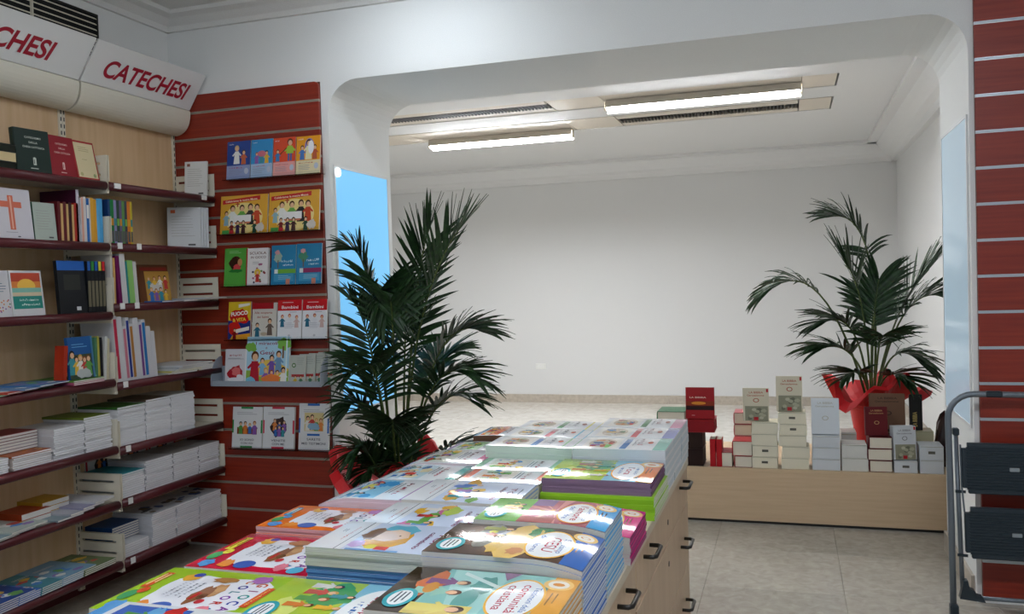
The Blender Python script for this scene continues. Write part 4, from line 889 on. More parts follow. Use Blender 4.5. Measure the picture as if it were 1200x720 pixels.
# grey tray
e = empty('display_tray', (-2.63, YF, .905)); tag(e, 'grey acrylic tray shelf holding picture books on the slatwall', 'tray')
b = MB(); b.box(-.33, .33, -.10, -.002, 0, .005); ob('tray_base', b.mesh('tray_base', M['tray']), e)
b = MB(); b.box(-.33, .33, -.104, -.10, 0, .028); ob('tray_lip', b.mesh('tray_lip', M['tray']), e)
b = MB(); b.box(-.33, .33, -.006, -.002, 0.005, .10); ob('tray_back', b.mesh('tray_back', M['tray']), e)
for s in (-1, 1):
    b = MB(); pr = [(-.104,0),(-.002,0),(-.002,.155)]+[(-.002-.102*math.sin(math.pi/2*k/6), .03+.125*math.cos(math.pi/2*k/6)) for k in range(1, 7)]
    b.prism(pr, 'x', s*.33-.002, s*.33+.002); ob('tray_end', b.mesh('tray_end', M['tray']), e)
ZT = .9105
def orchid(w, h):
    a = Art(w, h); a.rect(0, 0, w, h, '#d2d0d4'); a.text('~LA PACE', w*.5, h*.8, h*.08, '#a02a3a', width=w*.6); a.lines(w*.12, w*.9, h*.72, h*.74, 2, '#7a7a80', .002); a.blob(w*.5, h*.32, w*.36, h*.22, '#a8202c', 4); a.blob(w*.5, h*.36, w*.2, h*.13, '#d86a6a', 5); a.ell(w*.5, h*.14, w*.38, h*.06, '#ececec'); a.blob(w*.7, h*.2, w*.2, h*.09, '#e8e4e8', 8); a.rect(w*.93, 0, w, h, '#e8e8ea'); return a
def miracoli(w, h):
    a = Art(w, h); a.rect(0, 0, w, h, '#a9cfe0'); a.rect(0, 0, w, h*.3, '#8cb048'); a.blob(w*.1, h*.78, w*.13, h*.1, '#78b04a', 3); a.blob(w*.86, h*.84, w*.16, h*.13, '#7cb84c', 5); a.rect(w*.84, h*.55, w*.88, h*.8, '#7a5a3a')
    a.text('I miracoli', w*.46, h*.83, h*.09, '#8c1c44', width=w*.52); a.text('di', w*.46, h*.745, h*.06, '#8c1c44'); a.text('Gesù', w*.48, h*.63, h*.11, '#8c1c44', width=w*.34)
    a.blob(w*.55, h*.32, w*.4, h*.18, '#e0bc50', 6); a.person(w*.2, h*.06, h*.6, '#a81c2c', '#5a3018'); a.person(w*.38, h*.2, h*.34, '#7ab0d0'); a.person(w*.6, h*.22, h*.38, '#6a4a9a', '#2a1a14'); a.person(w*.76, h*.26, h*.42, '#6a90b0'); a.crowd(w*.4, w*.95, h*.0, h*.34, 4, 12); a.blob(w*.12, h*.08, w*.12, h*.09, '#7ac0d8', 9); a.blob(w*.6, h*.12, w*.2, h*.1, '#e07a3a', 11); a.rect(w*.93, 0, w*.96, h, '#d8e8e8'); return a
def ticket(seed):
    def f(w, h):
        a = Art(w, h); a.rect(0, 0, w, h, '#b4b8ae'); a.ell(w*.25, h*.66, w*.13, h*.08, '#5a7a4a'); a.ell(w*.25, h*.66, w*.07, h*.04, '#c8ccc0'); a.lines(w*.45, w*.9, h*.7, h*.9, 4, '#8a8e88', .002, seed); a.rect(w*.1, h*.27, w*.9, h*.36, '#a83a3a'); a.person(w*.35, h*.0, h*.3, '#c8a83a'); a.person(w*.7, 0, h*.3, '#4a7a5a'); return a
    return f
wallbook(-2.891, -2.758, ZT, 1.10, .012, '#c8c8cc', orchid, 'white booklet with a red flower in the grey tray', off=.07, lean=.12)
wallbook(-2.755, -2.498, ZT, 1.165, .014, '#a9cfe0', miracoli, 'large picture book I miracoli di Gesù standing in the grey tray', off=.076, lean=.14)
for i in range(4):
    wallbook(-2.497+.047*i, -2.404+.047*i, ZT, 1.066+.004*i, .005, '#b9bdb2', ticket(i), ('small grey leaflet in the tray right beside the large picture book','small grey leaflet in the tray, second right of the picture book','small grey leaflet in the tray, third right of the picture book','small grey leaflet at the right end of the tray')[i], off=.070-.014*i, lean=.10)
def cei(bar, l1, l2, pic):
    def f(w, h):
        a = Art(w, h); a.rect(0, 0, w, h, '#dddedd'); a.rect(w*.28, h*.95, w*.68, h, bar); a.rect(w*.28, 0, w*.68, h*.045, bar) if pic != 3 else a.rect(w*.28, h*.3, w*.7, h*.345, bar)
        a.rect(0, h*.36, w*.045, h*.68, bar); a.rect(w*.945, h*.36, w, h*.68, bar); a.lines(w*.15, w*.85, h*.82, h*.86, 2, '#8a8a8e', .002); 
        if pic == 1: a.rect(w*.16, h*.33, w*.82, h*.5, '#8a4a28'); a.crowd(w*.2, w*.82, h*.34, h*.3, 4, 3)
        elif pic == 2: a.blob(w*.52, h*.52, w*.26, h*.24, '#3a2620', 4); a.crowd(w*.3, w*.75, h*.42, h*.26, 3, 6); a.crowd(w*.35, w*.7, h*.3, h*.24, 3, 9)
        else: a.rect(w*.18, h*.4, w*.82, h*.8, '#d6c48a'); a.crowd(w*.22, w*.8, h*.42, h*.3, 4, 13); a.blob(w*.5, h*.5, w*.2, h*.08, '#8ab0c8', 3)
        a.text(l1, w*.5, h*.17 if pic != 3 else h*.2, h*.07, '#5a5a60', width=w*.46); a.text(l2, w*.5, h*.085 if pic != 3 else h*.11, h*.07, '#5a5a60', width=w*(.4 if pic != 3 else .8)); return a
    return f
wallbook(-2.890, -2.703, .564, .782, .012, '#dddedd', cei('#2f8a4a', 'IO SONO', 'CON VOI', 1), 'white booklet IO SONO CON VOI with green bars, lowest slatwall row')
wallbook(-2.698, -2.508, .567, .787, .012, '#dddedd', cei('#c8324a', 'VENITE', 'CON ME', 2), 'white booklet VENITE CON ME with red bars, lowest slatwall row')
wallbook(-2.480, -2.302, .571, .812, .012, '#e2e4e6', cei('#2f6ab8', 'SARETE', 'MIEI TESTIMONI', 3), 'white booklet SARETE MIEI TESTIMONI with blue bars, lowest slatwall row')

# ================================================================== BIBLES ON THE PLATFORM
YP = 5.10
def up_book(x0, x1, z0, z1, t, cover, art, label, y=YP, lean=.08, turn=0, hard=True, name='bible', spine=None, pages='#e0d8c4', cat='book'):
    w, h = x1-x0, z1-z0
    return book(name, w, h, t, cover, face_cam((x0+x1)/2, y+t+.02, z0, lean, turn), label, cat, None, spine=spine, pages=pages, hard=hard, art=art(w, h) if art else None, gloss=False)
def flat_book(x0, x1, z0, t, cover, label, y=YP, depth=.2, group=None, pages='#ddd4c0', edge='fore', hard=True, name='bible', jit=0, cat='book', turn=0):
    """lying book, tail or fore edge towards the shop"""
    w = x1-x0
    mm = basis(((x0+x1)/2, y, z0), (math.cos(turn), math.sin(turn), 0), (-math.sin(turn), math.cos(turn), 0))
    return book(name, w, depth, t-.0006, cover, mm, label, cat, group, pages=pages, hard=hard, gloss=False)
def labbia(w, h):
    a = Art(w, h); a.rect(0, 0, w, h, '#9c1c22'); a.rect(0, h*.28, w, h*.56, '#3c1712'); a.rect(0, h*.42, w, h*.56, '#8a3018'); a.ell(w*.45, h*.5, w*.26, h*.05, '#d98a2c'); a.rect(0, h*.28, w, h*.38, '#2a1210'); a.text('LA BIBBIA', w*.42, h*.66, h*.07, '#e6c8b8', width=w*.6); a.lines(w*.2, w*.35, h*.1, h*.11, 1, '#d8a0a0', .003); return a
def gerus(bg, ink, pic=True):
    def f(w, h):
        a = Art(w, h); a.rect(0, 0, w, h, bg); a.text('LA BIBBIA', w*.5, h*.84, h*.085, ink, width=w*.56); a.text('Gerusalemme', w*.48, h*.755, h*.075, ink, width=w*.68); a.ell(w*.5, h*.63 if pic else h*.45, w*.12, h*.065, ink); a.ell(w*.5, h*.63 if pic else h*.45, w*.085, h*.045, bg)
        if pic:
            a.rect(w*.06, 0, w*.96, h*.45, '#8c8a74'); q = random.Random(5)
            for k in range(12): a.blob(w*q.uniform(.15, .88), h*q.uniform(.08, .38), w*.09, h*.05, q.choice(['#6a6a58','#a8a48c','#5a5848','#b8b49c']), k)
            a.rect(w*.4, h*.02, w*.58, h*.12, '#b0242c'); a.rect(w*.9, h*.88, w*.98, h*.98, '#b0242c')
        return a
    return f
z = BZ
flat_book(-.592, -.498, z, .098, '#2c1a16', 'dark brown thick book at the foot of the leftmost pile', pages='#2a1a16'); flat_book(-.592, -.498, z+.098, .098, '#33201a', 'dark brown thick book, second in the leftmost pile', pages='#2e1e18')
for i in range(2):
    x = -.492+.036*i; book('bible', .11, .158, .032, '#a0141c', basis((x+.032, YP+.058, z), (0,1,0), (0,0,1)), ('thin bright red spine left of its twin on the platform','thin bright red spine right of its twin on the platform')[i], spine='#b01820', pages='#e0d8c4', hard=True, gloss=False, art=None)
flat_book(-.588, -.43, z+.196, .07, '#9c1c22', 'red hardback lying under the upright LA BIBBIA', pages='#8a1a20')
up_book(-.594, -.434, z+.266, .763, .035, '#9c1c22', labbia, 'red upright hardback titled LA BIBBIA, leftmost on the platform', y=YP+.02)
flat_book(-.428, -.334, z, .085, '#8a2024', 'lowest red-covered bible left of the cream boxes, lying alone', depth=.15)
flat_book(-.322, -.226, z, .066, '#7c1a1e', 'red-covered bible with pages outward, lower of two', depth=.15); flat_book(-.332, -.224, z+.066, .085, '#a0262a', 'red-covered bible with pages outward, upper of two', depth=.15)
for i in range(4): flat_book(-.335, -.235, z+.07*i, .068, '#b8686a', 'pinkish red book in the pile behind the red bibles', y=5.34, group='pinkish books behind the red bibles', depth=.16)
def slip(x0, x1, z0, h, label, col='#e2dac2', y=YP, depth=.15, print_=None, group=None):
    e = empty('slipcase_box', ((x0+x1)/2, y, z0)); tag(e, label, 'box', group); w = x1-x0
    b = MB(); b.bbox(-w/2, w/2, 0, depth, 0, h-.0006, .0015, col); ob('case', b.mesh('case', M['printm']), e)
    b = MB(); b.box(-w/2+.004, w/2-.004, .0, .003, h*.92, h*.945, '#9a947e'); b.v = [(v[0], v[1]-.0016, v[2]) for v in b.v]; ob('lid_seam', b.mesh('lid_seam', M['printm']), e)
    if print_:
        b = MB(); b.box(-.017, .017, -.0012, -.0002, h*.42, h*.62, '#5c5a50'); ob('stamp', b.mesh('stamp', M['printm']), e)
for i in range(4): slip(-.226+.003*(i % 2), -.086+.004*(i % 2), z+.0655*i, .0655, ('cream slipcase box with a stamp, bottom of the four-box pile','cream slipcase box with a stamp, second of the four-box pile','plain cream slipcase box, third of the four-box pile','plain cream slipcase box, top of the four-box pile')[i], print_=i < 2)
up_book(-.268, -.128, z+.262, .763, .03, '#cfc6ae', gerus('#cfc6ae', '#a8483c'), 'cream Gerusalemme bible upright on the four-box pile', y=YP+.01, spine='#c4bba2')
for i in range(5): slip(-.078+.005*(i % 2)+(.012 if i < 2 else 0), .070+.004*(i % 2)+(.012 if i < 2 else 0), z+.064*i, .064, ('plain cream slipcase box, bottom of the five-box pile','plain cream slipcase box, second of the five-box pile','plain cream slipcase box, third of the five-box pile','cream slipcase box with a stamp, fourth of the five-box pile','cream slipcase box with a stamp, top of the five-box pile')[i], print_=i > 2)
up_book(-.083, .054, z+.320, .832, .03, '#cfc6ae', gerus('#cfc6ae', '#a8483c'), 'cream Gerusalemme bible upright on the five-box pile, tallest of all', y=YP+.01, spine='#c4bba2')
for i in range(2): book('bible', .13, .15, .022, '#8c1a22', basis((.110, 5.245-.0, z+.151*i), (0,1,0), (0,0,1)) if i < 2 else basis((.108, 5.245, z+.302), (0,1,0), (0,0,1)), ('dark red book behind the gap between cream and white piles')  , group='dark red books behind the cream piles', hard=True, gloss=False)
for i in range(3): slip(.099+.002*i, .246, z+.064*i, .064, ('white slipcase box, bottom of the pile under the upright white case','white slipcase box, middle of the pile under the upright white case','white slipcase box, top of the pile under the upright white case')[i], '#cfd2d4')
up_book(.100, .246, z+.193, .708, .04, '#d5d9dc', gerus('#d5d9dc', '#b5b2a4', False), 'white upright boxed bible with faint gold lettering', y=YP+.01, hard=False, pages='#d5d9dc')
for i in range(2): slip(.254, .39-.006*i, z+.074*i, .074, ('off-white slipcase box, lower of two beside the dark red bibles','off-white slipcase box, upper of two beside the dark red bibles')[i], '#d2d0c8')
slip(.262, .345, z+.0, .180, 'grey-white box standing behind the off-white pair', '#b9b6b0', y=5.30)
for i in range(3): flat_book(.396-.008*(i % 2), .512, z+.064*i, .064, '#5a1016', ('dark red bible with white page edges, bottom of three','dark red bible with white page edges, middle of three','dark red bible with white page edges, top of three')[i], depth=.16)
up_book(.380, .492, z+.193, .665, .03, '#5c0f16', gerus('#5c0f16', '#b08a5a', False), 'dark red upright Gerusalemme bible on three lying ones', y=YP+.01, pages='#e6e2da', turn=.12)
slip(.415, .60, z, .205, 'brown carton behind the dark red bibles', '#4a3628', y=5.268, depth=.10)
up_book(.418, .60, z+.206, .719, .04, '#6a4c38', gerus('#6a4c38', '#3a2418', False), 'brown upright bible behind, below the red plant wrap', y=5.255, hard=True)
slip(.520, .636, z, .066, 'white box lying under the upright white slipcase', '#ced1d3', print_=True)
up_book(.508, .626, z+.067, .563, .055, '#c6c9cc', gerus('#c6c9cc', '#7a7a78', True), 'white slipcase bible upright beside the ladder-side boxes', y=YP-.01, hard=False, pages='#c6c9cc', turn=.22)
for i in range(2): slip(.648, .765, z+.075*i, .075, ('white box with barcode stamp, lower of the right end pair','white box with barcode stamp, upper of the right end pair')[i], '#cdd0d2', print_=i > 0)
for i in range(3): slip(.655, .745, z+.066*i, .066, 'cream box in the pile behind the right end pair', '#b9b394', y=5.29, depth=.13, group='cream boxes behind the right end pair')
def blackcover(w, h):
    a = Art(w, h); a.rect(0, 0, w, h, '#15120f'); a.text('LA BIBBIA', w*.55, h*.3, h*.16, '#b09a5a', rot=math.pi/2, width=h*.42); return a
up_book(.630, .692, z+.199, .712, .05, '#151210', blackcover, 'black slim bible with gilt sideways lettering, cream pages', y=5.27, pages='#cfc6a8', turn=-.05)
b = MB(); q = random.Random(4); rings = []
for i, (r, zz) in enumerate(((.05,0),(.065,.08),(.06,.16),(.045,.24),(.03,.29),(.012,.31))): rings.append([((r*(1+q.uniform(-.22,.22)))*math.cos(2*math.pi*k/12), (r*(1+q.uniform(-.22,.22)))*math.sin(2*math.pi*k/12)*.8, zz) for k in range(12)])
b.idx([v for g in rings for v in g], [(i*12+k, i*12+(k+1)%12, (i+1)*12+(k+1)%12, (i+1)*12+k) for i in range(5) for k in range(12)]+[tuple(range(11,-1,-1)), tuple(60+k for k in range(12))])
tag(ob('plastic_bag', b.mesh('plastic_bag', M['brownbag']), None, Matrix.Translation((.815, 5.33, z))), 'crumpled dark plastic bag at the right end of the platform', 'bag')
for i in range(4): flat_book(-.76, -.60, z+.078*i, .078, ('#7a3a30','#c8c0a8','#5a4030','#3f6a4c')[i], ('brown book, bottom of the pile left of LA BIBBIA','cream book, second of the pile left of LA BIBBIA','umber book, third of the pile left of LA BIBBIA','green book topping the pile left of LA BIBBIA')[i], y=5.12, depth=.2)

# ================================================================== BOOKS ON THE LEFT BOOKCASE
XS = -2.985
def spine(y, t, h, d, z, col, label, group=None, lean=0, band=None, pages='#e2ddd0', hard=False, x=XS, cat='book', name='book'):
    """upright, spine to the aisle; lean tips the head towards -Y"""
    u = (0, -math.sin(lean), math.cos(lean))
    o = book(name, d, h, t-.0006, col, basis((x-d/2, y, z), (-1,0,0), u), label, cat, group, spine=col, pages=pages, hard=hard, gloss=False)
    if band:
        for (a, b, c) in band:
            m_ = MB(); e_ = .0048 if hard else .0004
            m_.box(-d/2-e_-.0003, -d/2-e_+.0002, h*a, h*b, t*.12, t*.86, c); ob('spine_print', m_.mesh('spine_print', M['printm']), o)
    return o
def faceout(y0, y1, z, h, t, col, art, label, x=XS, lean=.12, turn=0, hard=False, pages='#e2ddd0', spinec=None, name='book'):
    w = y1-y0
    return book(name, w, h, t, col, face_aisle(x-t-h*math.sin(lean)*.0, (y0+y1)/2, z, lean, turn), label, 'book', None, hard=hard, pages=pages, spine=spinec, art=art(w, h) if art else None, gloss=False)
def lying(y0, y1, z, t, d, col, label, group=None, x=XS, turn=0, pages='#dedbd4', hard=False, art=None, gloss=False, name='book', cat='book'):
    w = y1-y0; r = (-math.sin(turn), math.cos(turn), 0); u = (-math.cos(turn), -math.sin(turn), 0)
    return book(name, w, d, t-.0005, col, basis((x, (y0+y1)/2, z), r, u), label, cat, group, hard=hard, pages=pages, art=art(w, d) if art else None, gloss=gloss)
def pile(n, y0, y1, z, t, d, col, label, group, seed=0, pages='#e8e9eb', x=XS, top_label=None, art=None, topcol=None):
    q = random.Random(seed)
    for i in range(n):
        last = i == n-1; j = q.uniform(-.004, .004)
        lying(y0+j, y1+j, z+i*t, t, d, topcol if (last and topcol) else col, (top_label if (last and top_label) else label), None if (last and top_label) else group, x+q.uniform(-.004, .002), q.uniform(-.012, .012), pages, art=art if last else None, cat='booklet')
def simple(bg, seed, pal=BR, title=None, tcol='#e8e4da'):
    def f(w, h):
        a = Art(w, h); a.rect(0, 0, w, h, bg); q = random.Random(seed)
        for k in range(7): a.blob(w*q.uniform(.15, .85), h*q.uniform(.15, .65), w*q.uniform(.08, .18), h*q.uniform(.05, .11), q.choice(pal), seed+k)
        if title: a.text(title, w*.5, h*.82, h*.1, tcol, width=w*.7)
        a.lines(w*.15, w*.8, h*.72, h*.76, 2, tcol, .003, seed); return a
    return f
def cate(bg, ink):
    def f(w, h):
        a = Art(w, h); a.rect(0, 0, w, h, bg)
        for k, t in enumerate(('CATECHISMO','DELLA','CHIESA CATTOLICA')): a.text(t, w*.52, h*(.78-.11*k), h*.062, ink, width=w*(.48,.26,.64)[k])
        a.rect(w*.47, h*.17, w*.56, h*.32, ink); a.ell(w*.515, h*.32, w*.045, h*.03, ink); a.rect(w*.49, h*.2, w*.51, h*.3, bg); a.lines(w*.38, w*.68, h*.08, h*.09, 1, ink, .003); return a
    return f
def plain(bg, ink='#9a9890', logo=None, n=8):
    def f(w, h):
        a = Art(w, h); a.rect(0, 0, w, h, bg); a.lines(w*.12, w*.86, h*.3, h*.78, n, ink, .0018, 3)
        if logo: a.rect(w*.1, h*.86, w*.24, h*.94, logo)
        a.rect(w*.62, h*.06, w*.84, h*.1, '#4a4a48'); return a
    return f
# --- top shelf
z1 = SZ[1][0]
lying(2.60, 2.775, z1, .034, .2, '#101512', 'black book lying at the bottom of the pile, top shelf left edge', hard=True, pages='#1c2018'); lying(2.60, 2.772, z1+.034, .036, .2, '#c9b48c', 'cream-edged book lying between two black ones, top shelf', pages='#cdb98c'); lying(2.60, 2.775, z1+.070, .034, .2, '#121813', 'black book lying uppermost of the pile, top shelf left edge', hard=True, pages='#1c2018')
faceout(2.79, 2.948, z1, .182, .03, '#12271f', cate('#12271f', '#c4cabf'), 'dark green hardback Catechismo della Chiesa Cattolica facing out', lean=.10, turn=-.1, hard=True)
faceout(2.952, 3.088, z1, .176, .03, '#8a1420', cate('#8a1420', '#d8b8b0'), 'crimson hardback Catechismo della Chiesa Cattolica facing out', lean=.12, hard=True)
def framed(w, h):
    a = Art(w, h); a.rect(0, 0, w, h, '#a02a2a'); a.rect(w*.07, h*.05, w*.95, h*.95, '#d2c49c'); a.lines(w*.25, w*.75, h*.74, h*.84, 3, '#9a8a60', .002); a.lines(w*.35, w*.65, h*.5, h*.52, 1, '#9a8a60', .002); a.ell(w*.22, h*.13, w*.07, h*.05, '#b0a878'); a.ell(w*.8, h*.12, w*.06, h*.05, '#8a9a6a'); return a
faceout(3.095, 3.222, z1, .178, .018, '#a02a2a', framed, 'cream book with red border on the top shelf', lean=.2)
z2 = SZ[2][0]
book('book', .125, .19, .012, '#cfcfca', face_cam(-3.035, 3.965, z2, .10, .22), 'white book showing its text-covered back at the top shelf corner', 'book', art=plain('#d2d2ce', logo='#8a5a4a', n=9)(.125, .19), gloss=False)
# --- second shelf
z = SZ[1][1]
def cross(w, h):
    a = Art(w, h); a.rect(0, 0, w, h, '#c9c5ca'); c = '#cc6a50'; a.rect(w*.42, h*.18, w*.56, h*.86, c); a.rect(w*.22, h*.62, w*.76, h*.74, c); a.rect(w*.47, h*.2, w*.51, h*.84, '#e0a890'); a.lines(w*.3, w*.7, h*.12, h*.13, 1, '#8a868c', .002); a.blob(w*.62, h*.05, w*.04, h*.012, '#4a4a50', 3); return a
faceout(2.655, 2.845, z, .207, .014, '#c9c5ca', cross, 'white book with a large orange cross on the second shelf', lean=.1)
faceout(2.852, 2.965, z, .160, .02, '#a9b3a8', plain('#a9b3a8'), 'pale grey-green book with dark green top beside the cross book', lean=.08, spinec='#1f4a34')
y = 2.972
for i, c in enumerate(('#5a1018','#c8a468','#5c1119','#c8a468','#3a0c12','#c9a76c','#a8281c')):
    tk = (.016,.013,.018,.012,.018,.012,.026)[i]
    spine(y, tk, .172-(.008 if i % 2 else 0), .12, z, c, ('dark red spine in the short row beside the purple book' if i in (0,2,4) else ('cream spine between dark red ones, second shelf' if i != 6 else 'bright red spine closing the dark red row')), None if i == 6 else ('dark red spines on the second shelf' if i in (0,2,4) else 'cream spines on the second shelf')); y += tk
book('book', .20, .232, .018, '#3f0e2a', basis((XS-.10, 3.074, z), (-1,0,0), UP), 'large purple book with white spine, tallest on the second shelf', 'book', spine='#c9c2cc', gloss=False)
y = 3.096
for i, (c, tk, lab) in enumerate((('#c3bfc0',.008,'pale grey spine next to the tall purple book'),('#d8a08a',.012,'peach spine left of a white one, second shelf'),('#cfcac6',.016,'white spine between peach and blue, second shelf'),('#1f62a8',.016,'royal blue spine between white ones, second shelf'),('#c6c4be',.008,'thin white spine between blue and yellow, second shelf'),('#d9a032',.018,'yellow spine, left of the yellow pair'),('#d49a2c',.018,'yellow spine, right of the yellow pair'),('#55a8d8',.018,'sky-blue spine, left of the sky-blue pair'),('#4fa2d4',.018,'sky-blue spine, right of the sky-blue pair'))):
    if y+tk > 3.238: break
    spine(y, tk, .198+.003*(i % 3), .15, z, c, lab, band=((.1,.9,c),) if i == 0 else ((.55,.85,'#e8e4dc'),) if i in (3,) else None); y += tk
z = SZ[2][1]; y = 3.262
for i, (c, tk, lab) in enumerate((('#1a3a6a',.014,'navy spine at the left end, second shelf right bay'),('#1f7a3c',.022,'green spine beside the navy one, second shelf right bay'),('#8a86b0',.017,'lavender spine in the short row, second shelf right bay'),('#2f4a3a',.018,'dark green spine in the short row, second shelf right bay'),('#6a5a80',.016,'plum spine in the short row, second shelf right bay'),('#5a8a4a',.018,'leaf-green spine in the short row, second shelf right bay'),('#3a3a48',.016,'charcoal spine in the short row, second shelf right bay'),('#d07a2c',.02,'orange spine, second shelf right bay'),('#c9b43a',.014,'mustard spine ending the row, second shelf right bay'))):
    spine(y, tk, .205, .14, z, c, lab, band=((.06,.3,'#5a5a58'),(.42,.58,('#7ab04a','#d0902c','#3a8a8a')[i % 3]))); y += tk
for i in range(4):
    book('book', .17, .218, .014, '#c9cacc', face_cam(-3.06+.0027*i, 3.885+.0175*i, z, .08, .45), ('white book with orange square showing its back, second shelf corner' if i == 0 else 'white copy behind the orange-square book, second shelf corner'), 'book', None if i == 0 else 'white copies at the second shelf corner', art=plain('#cbcccd', logo='#c8603a')(.17, .218) if i == 0 else None, gloss=False, pages='#dcdcdc')
# --- third shelf
z = SZ[1][2]
def dots(w, h):
    a = Art(w, h); a.rect(0, 0, w, h, '#c6c4c6'); a.lines(w*.3, w*.9, h*.55, h*.72, 4, '#6a7a88', .003); q = random.Random(2)
    for k in range(22): a.ell(w*q.uniform(.1, .95), h*q.uniform(.06, .38), .0035, .0035, q.choice(['#a83a5a','#3a7a5a','#c87a3a','#7a4a8a']), 8)
    return a
def sunset(w, h):
    a = Art(w, h); a.rect(0, 0, w, h, '#c9c9c9'); a.rect(w*.05, h*.75, w*.95, h*.95, '#b8442c'); a.rect(w*.05, h*.6, w*.95, h*.76, '#d8803a'); a.ell(w*.5, h*.66, w*.28, h*.16, '#e8b84a', 20); a.rect(w*.05, h*.5, w*.95, h*.62, '#7ab0a0'); a.rect(w*.05, h*.42, w*.95, h*.52, '#c9b89a'); a.rect(w*.05, h*.16, w*.95, h*.44, '#1f7f74'); a.text('~Alla sorgente', w*.55, h*.33, h*.07, '#d8e8e0', width=w*.6, shear=.2); a.text('~della vita', w*.6, h*.23, h*.07, '#d8e8e0', width=w*.6); return a
faceout(2.60, 2.722, z, .188, .012, '#c6c4c6', dots, 'white book speckled with coloured dots, third shelf left edge', lean=.1)
faceout(2.726, 2.885, z, .188, .012, '#c9c9c9', sunset, 'book with an orange sunset over teal on the third shelf', lean=.1)
def dark_blue(w, h):
    a = Art(w, h); a.rect(0, 0, w, h, '#14161a'); a.rect(0, h*.82, w, h, '#1f5aa8'); a.rect(w*.2, h*.45, w*.8, h*.74, '#2a2c28'); a.rect(w*.6, h*.06, w*.76, h*.13, '#d0d0d0'); return a
faceout(2.965, 3.118, z, .232, .018, '#14161a', dark_blue, 'black book with blue head facing out before its coloured series', lean=.06)
y = 3.122
for i, c in enumerate(('#1f5aa8','#2f8a3a','#1f5aa8','#d8c83a','#c8282c')):
    n_ = ('blue','green','second blue','yellow','red')[i]
    spine(y, .021, .232, .16, z, '#14161a', f'black spine with a {n_} head in the series, third shelf', band=((.82,1.0,c),(.12,.62,'#6a6450'))); y += .0215
z = SZ[2][2]; y = 3.262
for i, (c, tk, ln, lab, h_) in enumerate((('#c9c4bc',.014,.0,'cream spine at the left end, third shelf right bay',.23),('#d0a060',.014,.0,'tan spine beside the cream one, third shelf right bay',.215),('#6a1450',.022,.065,'purple spine leaning, third shelf right bay',.225),('#d0cfce',.034,.065,'broad white spine leaning, third shelf right bay',.235),('#2a8a8a',.01,.065,'thin teal spine between white and green',.2),('#8cc06a',.034,.065,'broad lime spine leaning, third shelf right bay',.205),('#d0cfcb',.022,.065,'white spine leaning at the end, third shelf right bay',.2))):
    spine(y+(.016 if ln > .05 else 0), tk, h_, .17, z, c, lab, lean=ln); y += tk+.002
def cena(w, h):
    a = Art(w, h); a.rect(0, 0, w, h, '#6a3e22'); a.rect(w*.22, 0, w, h*.82, '#b88a3c'); a.rect(w*.1, h*.84, w*.95, h*.93, '#8c2c1e'); a.rect(w*.35, h*.32, w*.75, h*.5, '#c9c4bc'); a.crowd(w*.25, w*.95, h*.36, h*.36, 4, 7); a.rect(w*.35, h*.3, w*.75, h*.46, '#c9c4bc'); a.crowd(w*.3, w*.9, h*.02, h*.34, 4, 17); return a
faceout(3.53, 3.73, z, .19, .016, '#6a3e22', cena, 'brown book with a supper scene facing out, third shelf right bay', x=-3.04, lean=.14, turn=-.12)
lying(3.56, 3.73, z, .008, .22, '#2a6ab0', 'blue magazine lying flat below the brown supper book', x=-2.96, turn=.1); lying(3.735, 3.93, z, .009, .24, '#c6c8ca', 'white magazine lying flat on the third shelf', x=-2.955, turn=-.05); lying(3.81, 4.0, z+.01, .006, .24, '#b9bcc0', 'grey magazine jutting out from the third shelf', x=-2.89, turn=.06)
# --- fourth shelf
z = SZ[1][3]
for i, (y0, c, tn, lab) in enumerate(((2.56,'#4a8a5a',.16,'green magazine of the fan, fourth shelf'),(2.64,'#c04a3c',.2,'red-edged magazine of the fan, fourth shelf'),(2.72,'#6a8ab0',.22,'blue magazine of the fan, fourth shelf'),(2.80,'#4a78a8',.18,'steel-blue magazine of the fan, fourth shelf'))):
    lying(y0, y0+.19, z+.006*i, .006, .225, c, lab, x=-2.96, turn=tn, art=simple(c, 200+i, BR))
for i in range(3): lying(2.985, 3.17, z+.007*i, .007, .26, ('#a84a6a','#b85a78','#5a8a3c')[i], ('dark pink magazine under the photo book, fourth shelf','rose magazine under the photo book, fourth shelf','green magazine under the photo book, fourth shelf')[i], x=-2.955, turn=.04)
zz = z+.021
spine(2.965, .022, .15, .05, zz+.004, '#a83018', 'orange-red book leaning on the photo book, fourth shelf', lean=-.1, x=-2.99)
def photo(w, h):
    a = Art(w, h); a.rect(0, 0, w, h, '#1f5590'); a.lines(w*.15, w*.8, h*.76, h*.82, 2, '#6aa8d8', .003); a.rect(w*.0, 0, w*.92, h*.58, '#3a4a38'); a.crowd(w*.05, w*.85, h*.08, h*.5, 5, 23); a.blob(w*.55, h*.12, w*.3, h*.12, '#b0b4b4', 3); a.rect(w*.93, 0, w, h, '#4a7a9a'); return a
faceout(3.005, 3.145, zz, .186, .016, '#1f5590', photo, 'blue book with a crowd photograph on the fourth shelf', lean=.08)
spine(3.148, .014, .178, .13, zz, '#4a7a5a', 'dull green spine right of the photo book'); spine(3.163, .012, .182, .13, zz, '#b0a848', 'olive-yellow spine right of the photo book'); spine(3.176, .016, .176, .13, zz, '#16181c', 'black spine right of the photo book')
spine(3.196, .014, .2, .15, z, '#cfcfca', 'white spine leaning at the bay end, fourth shelf', lean=-.08); spine(3.212, .012, .19, .15, z, '#c8bfa0', 'cream spine leaning at the bay end, fourth shelf', lean=-.08)
lying(2.98, 3.0, z, .002, .02, '#c9a93c', 'small gold slip on the fourth shelf', x=-3.16) if False else None
z = SZ[2][3]; y = 3.262
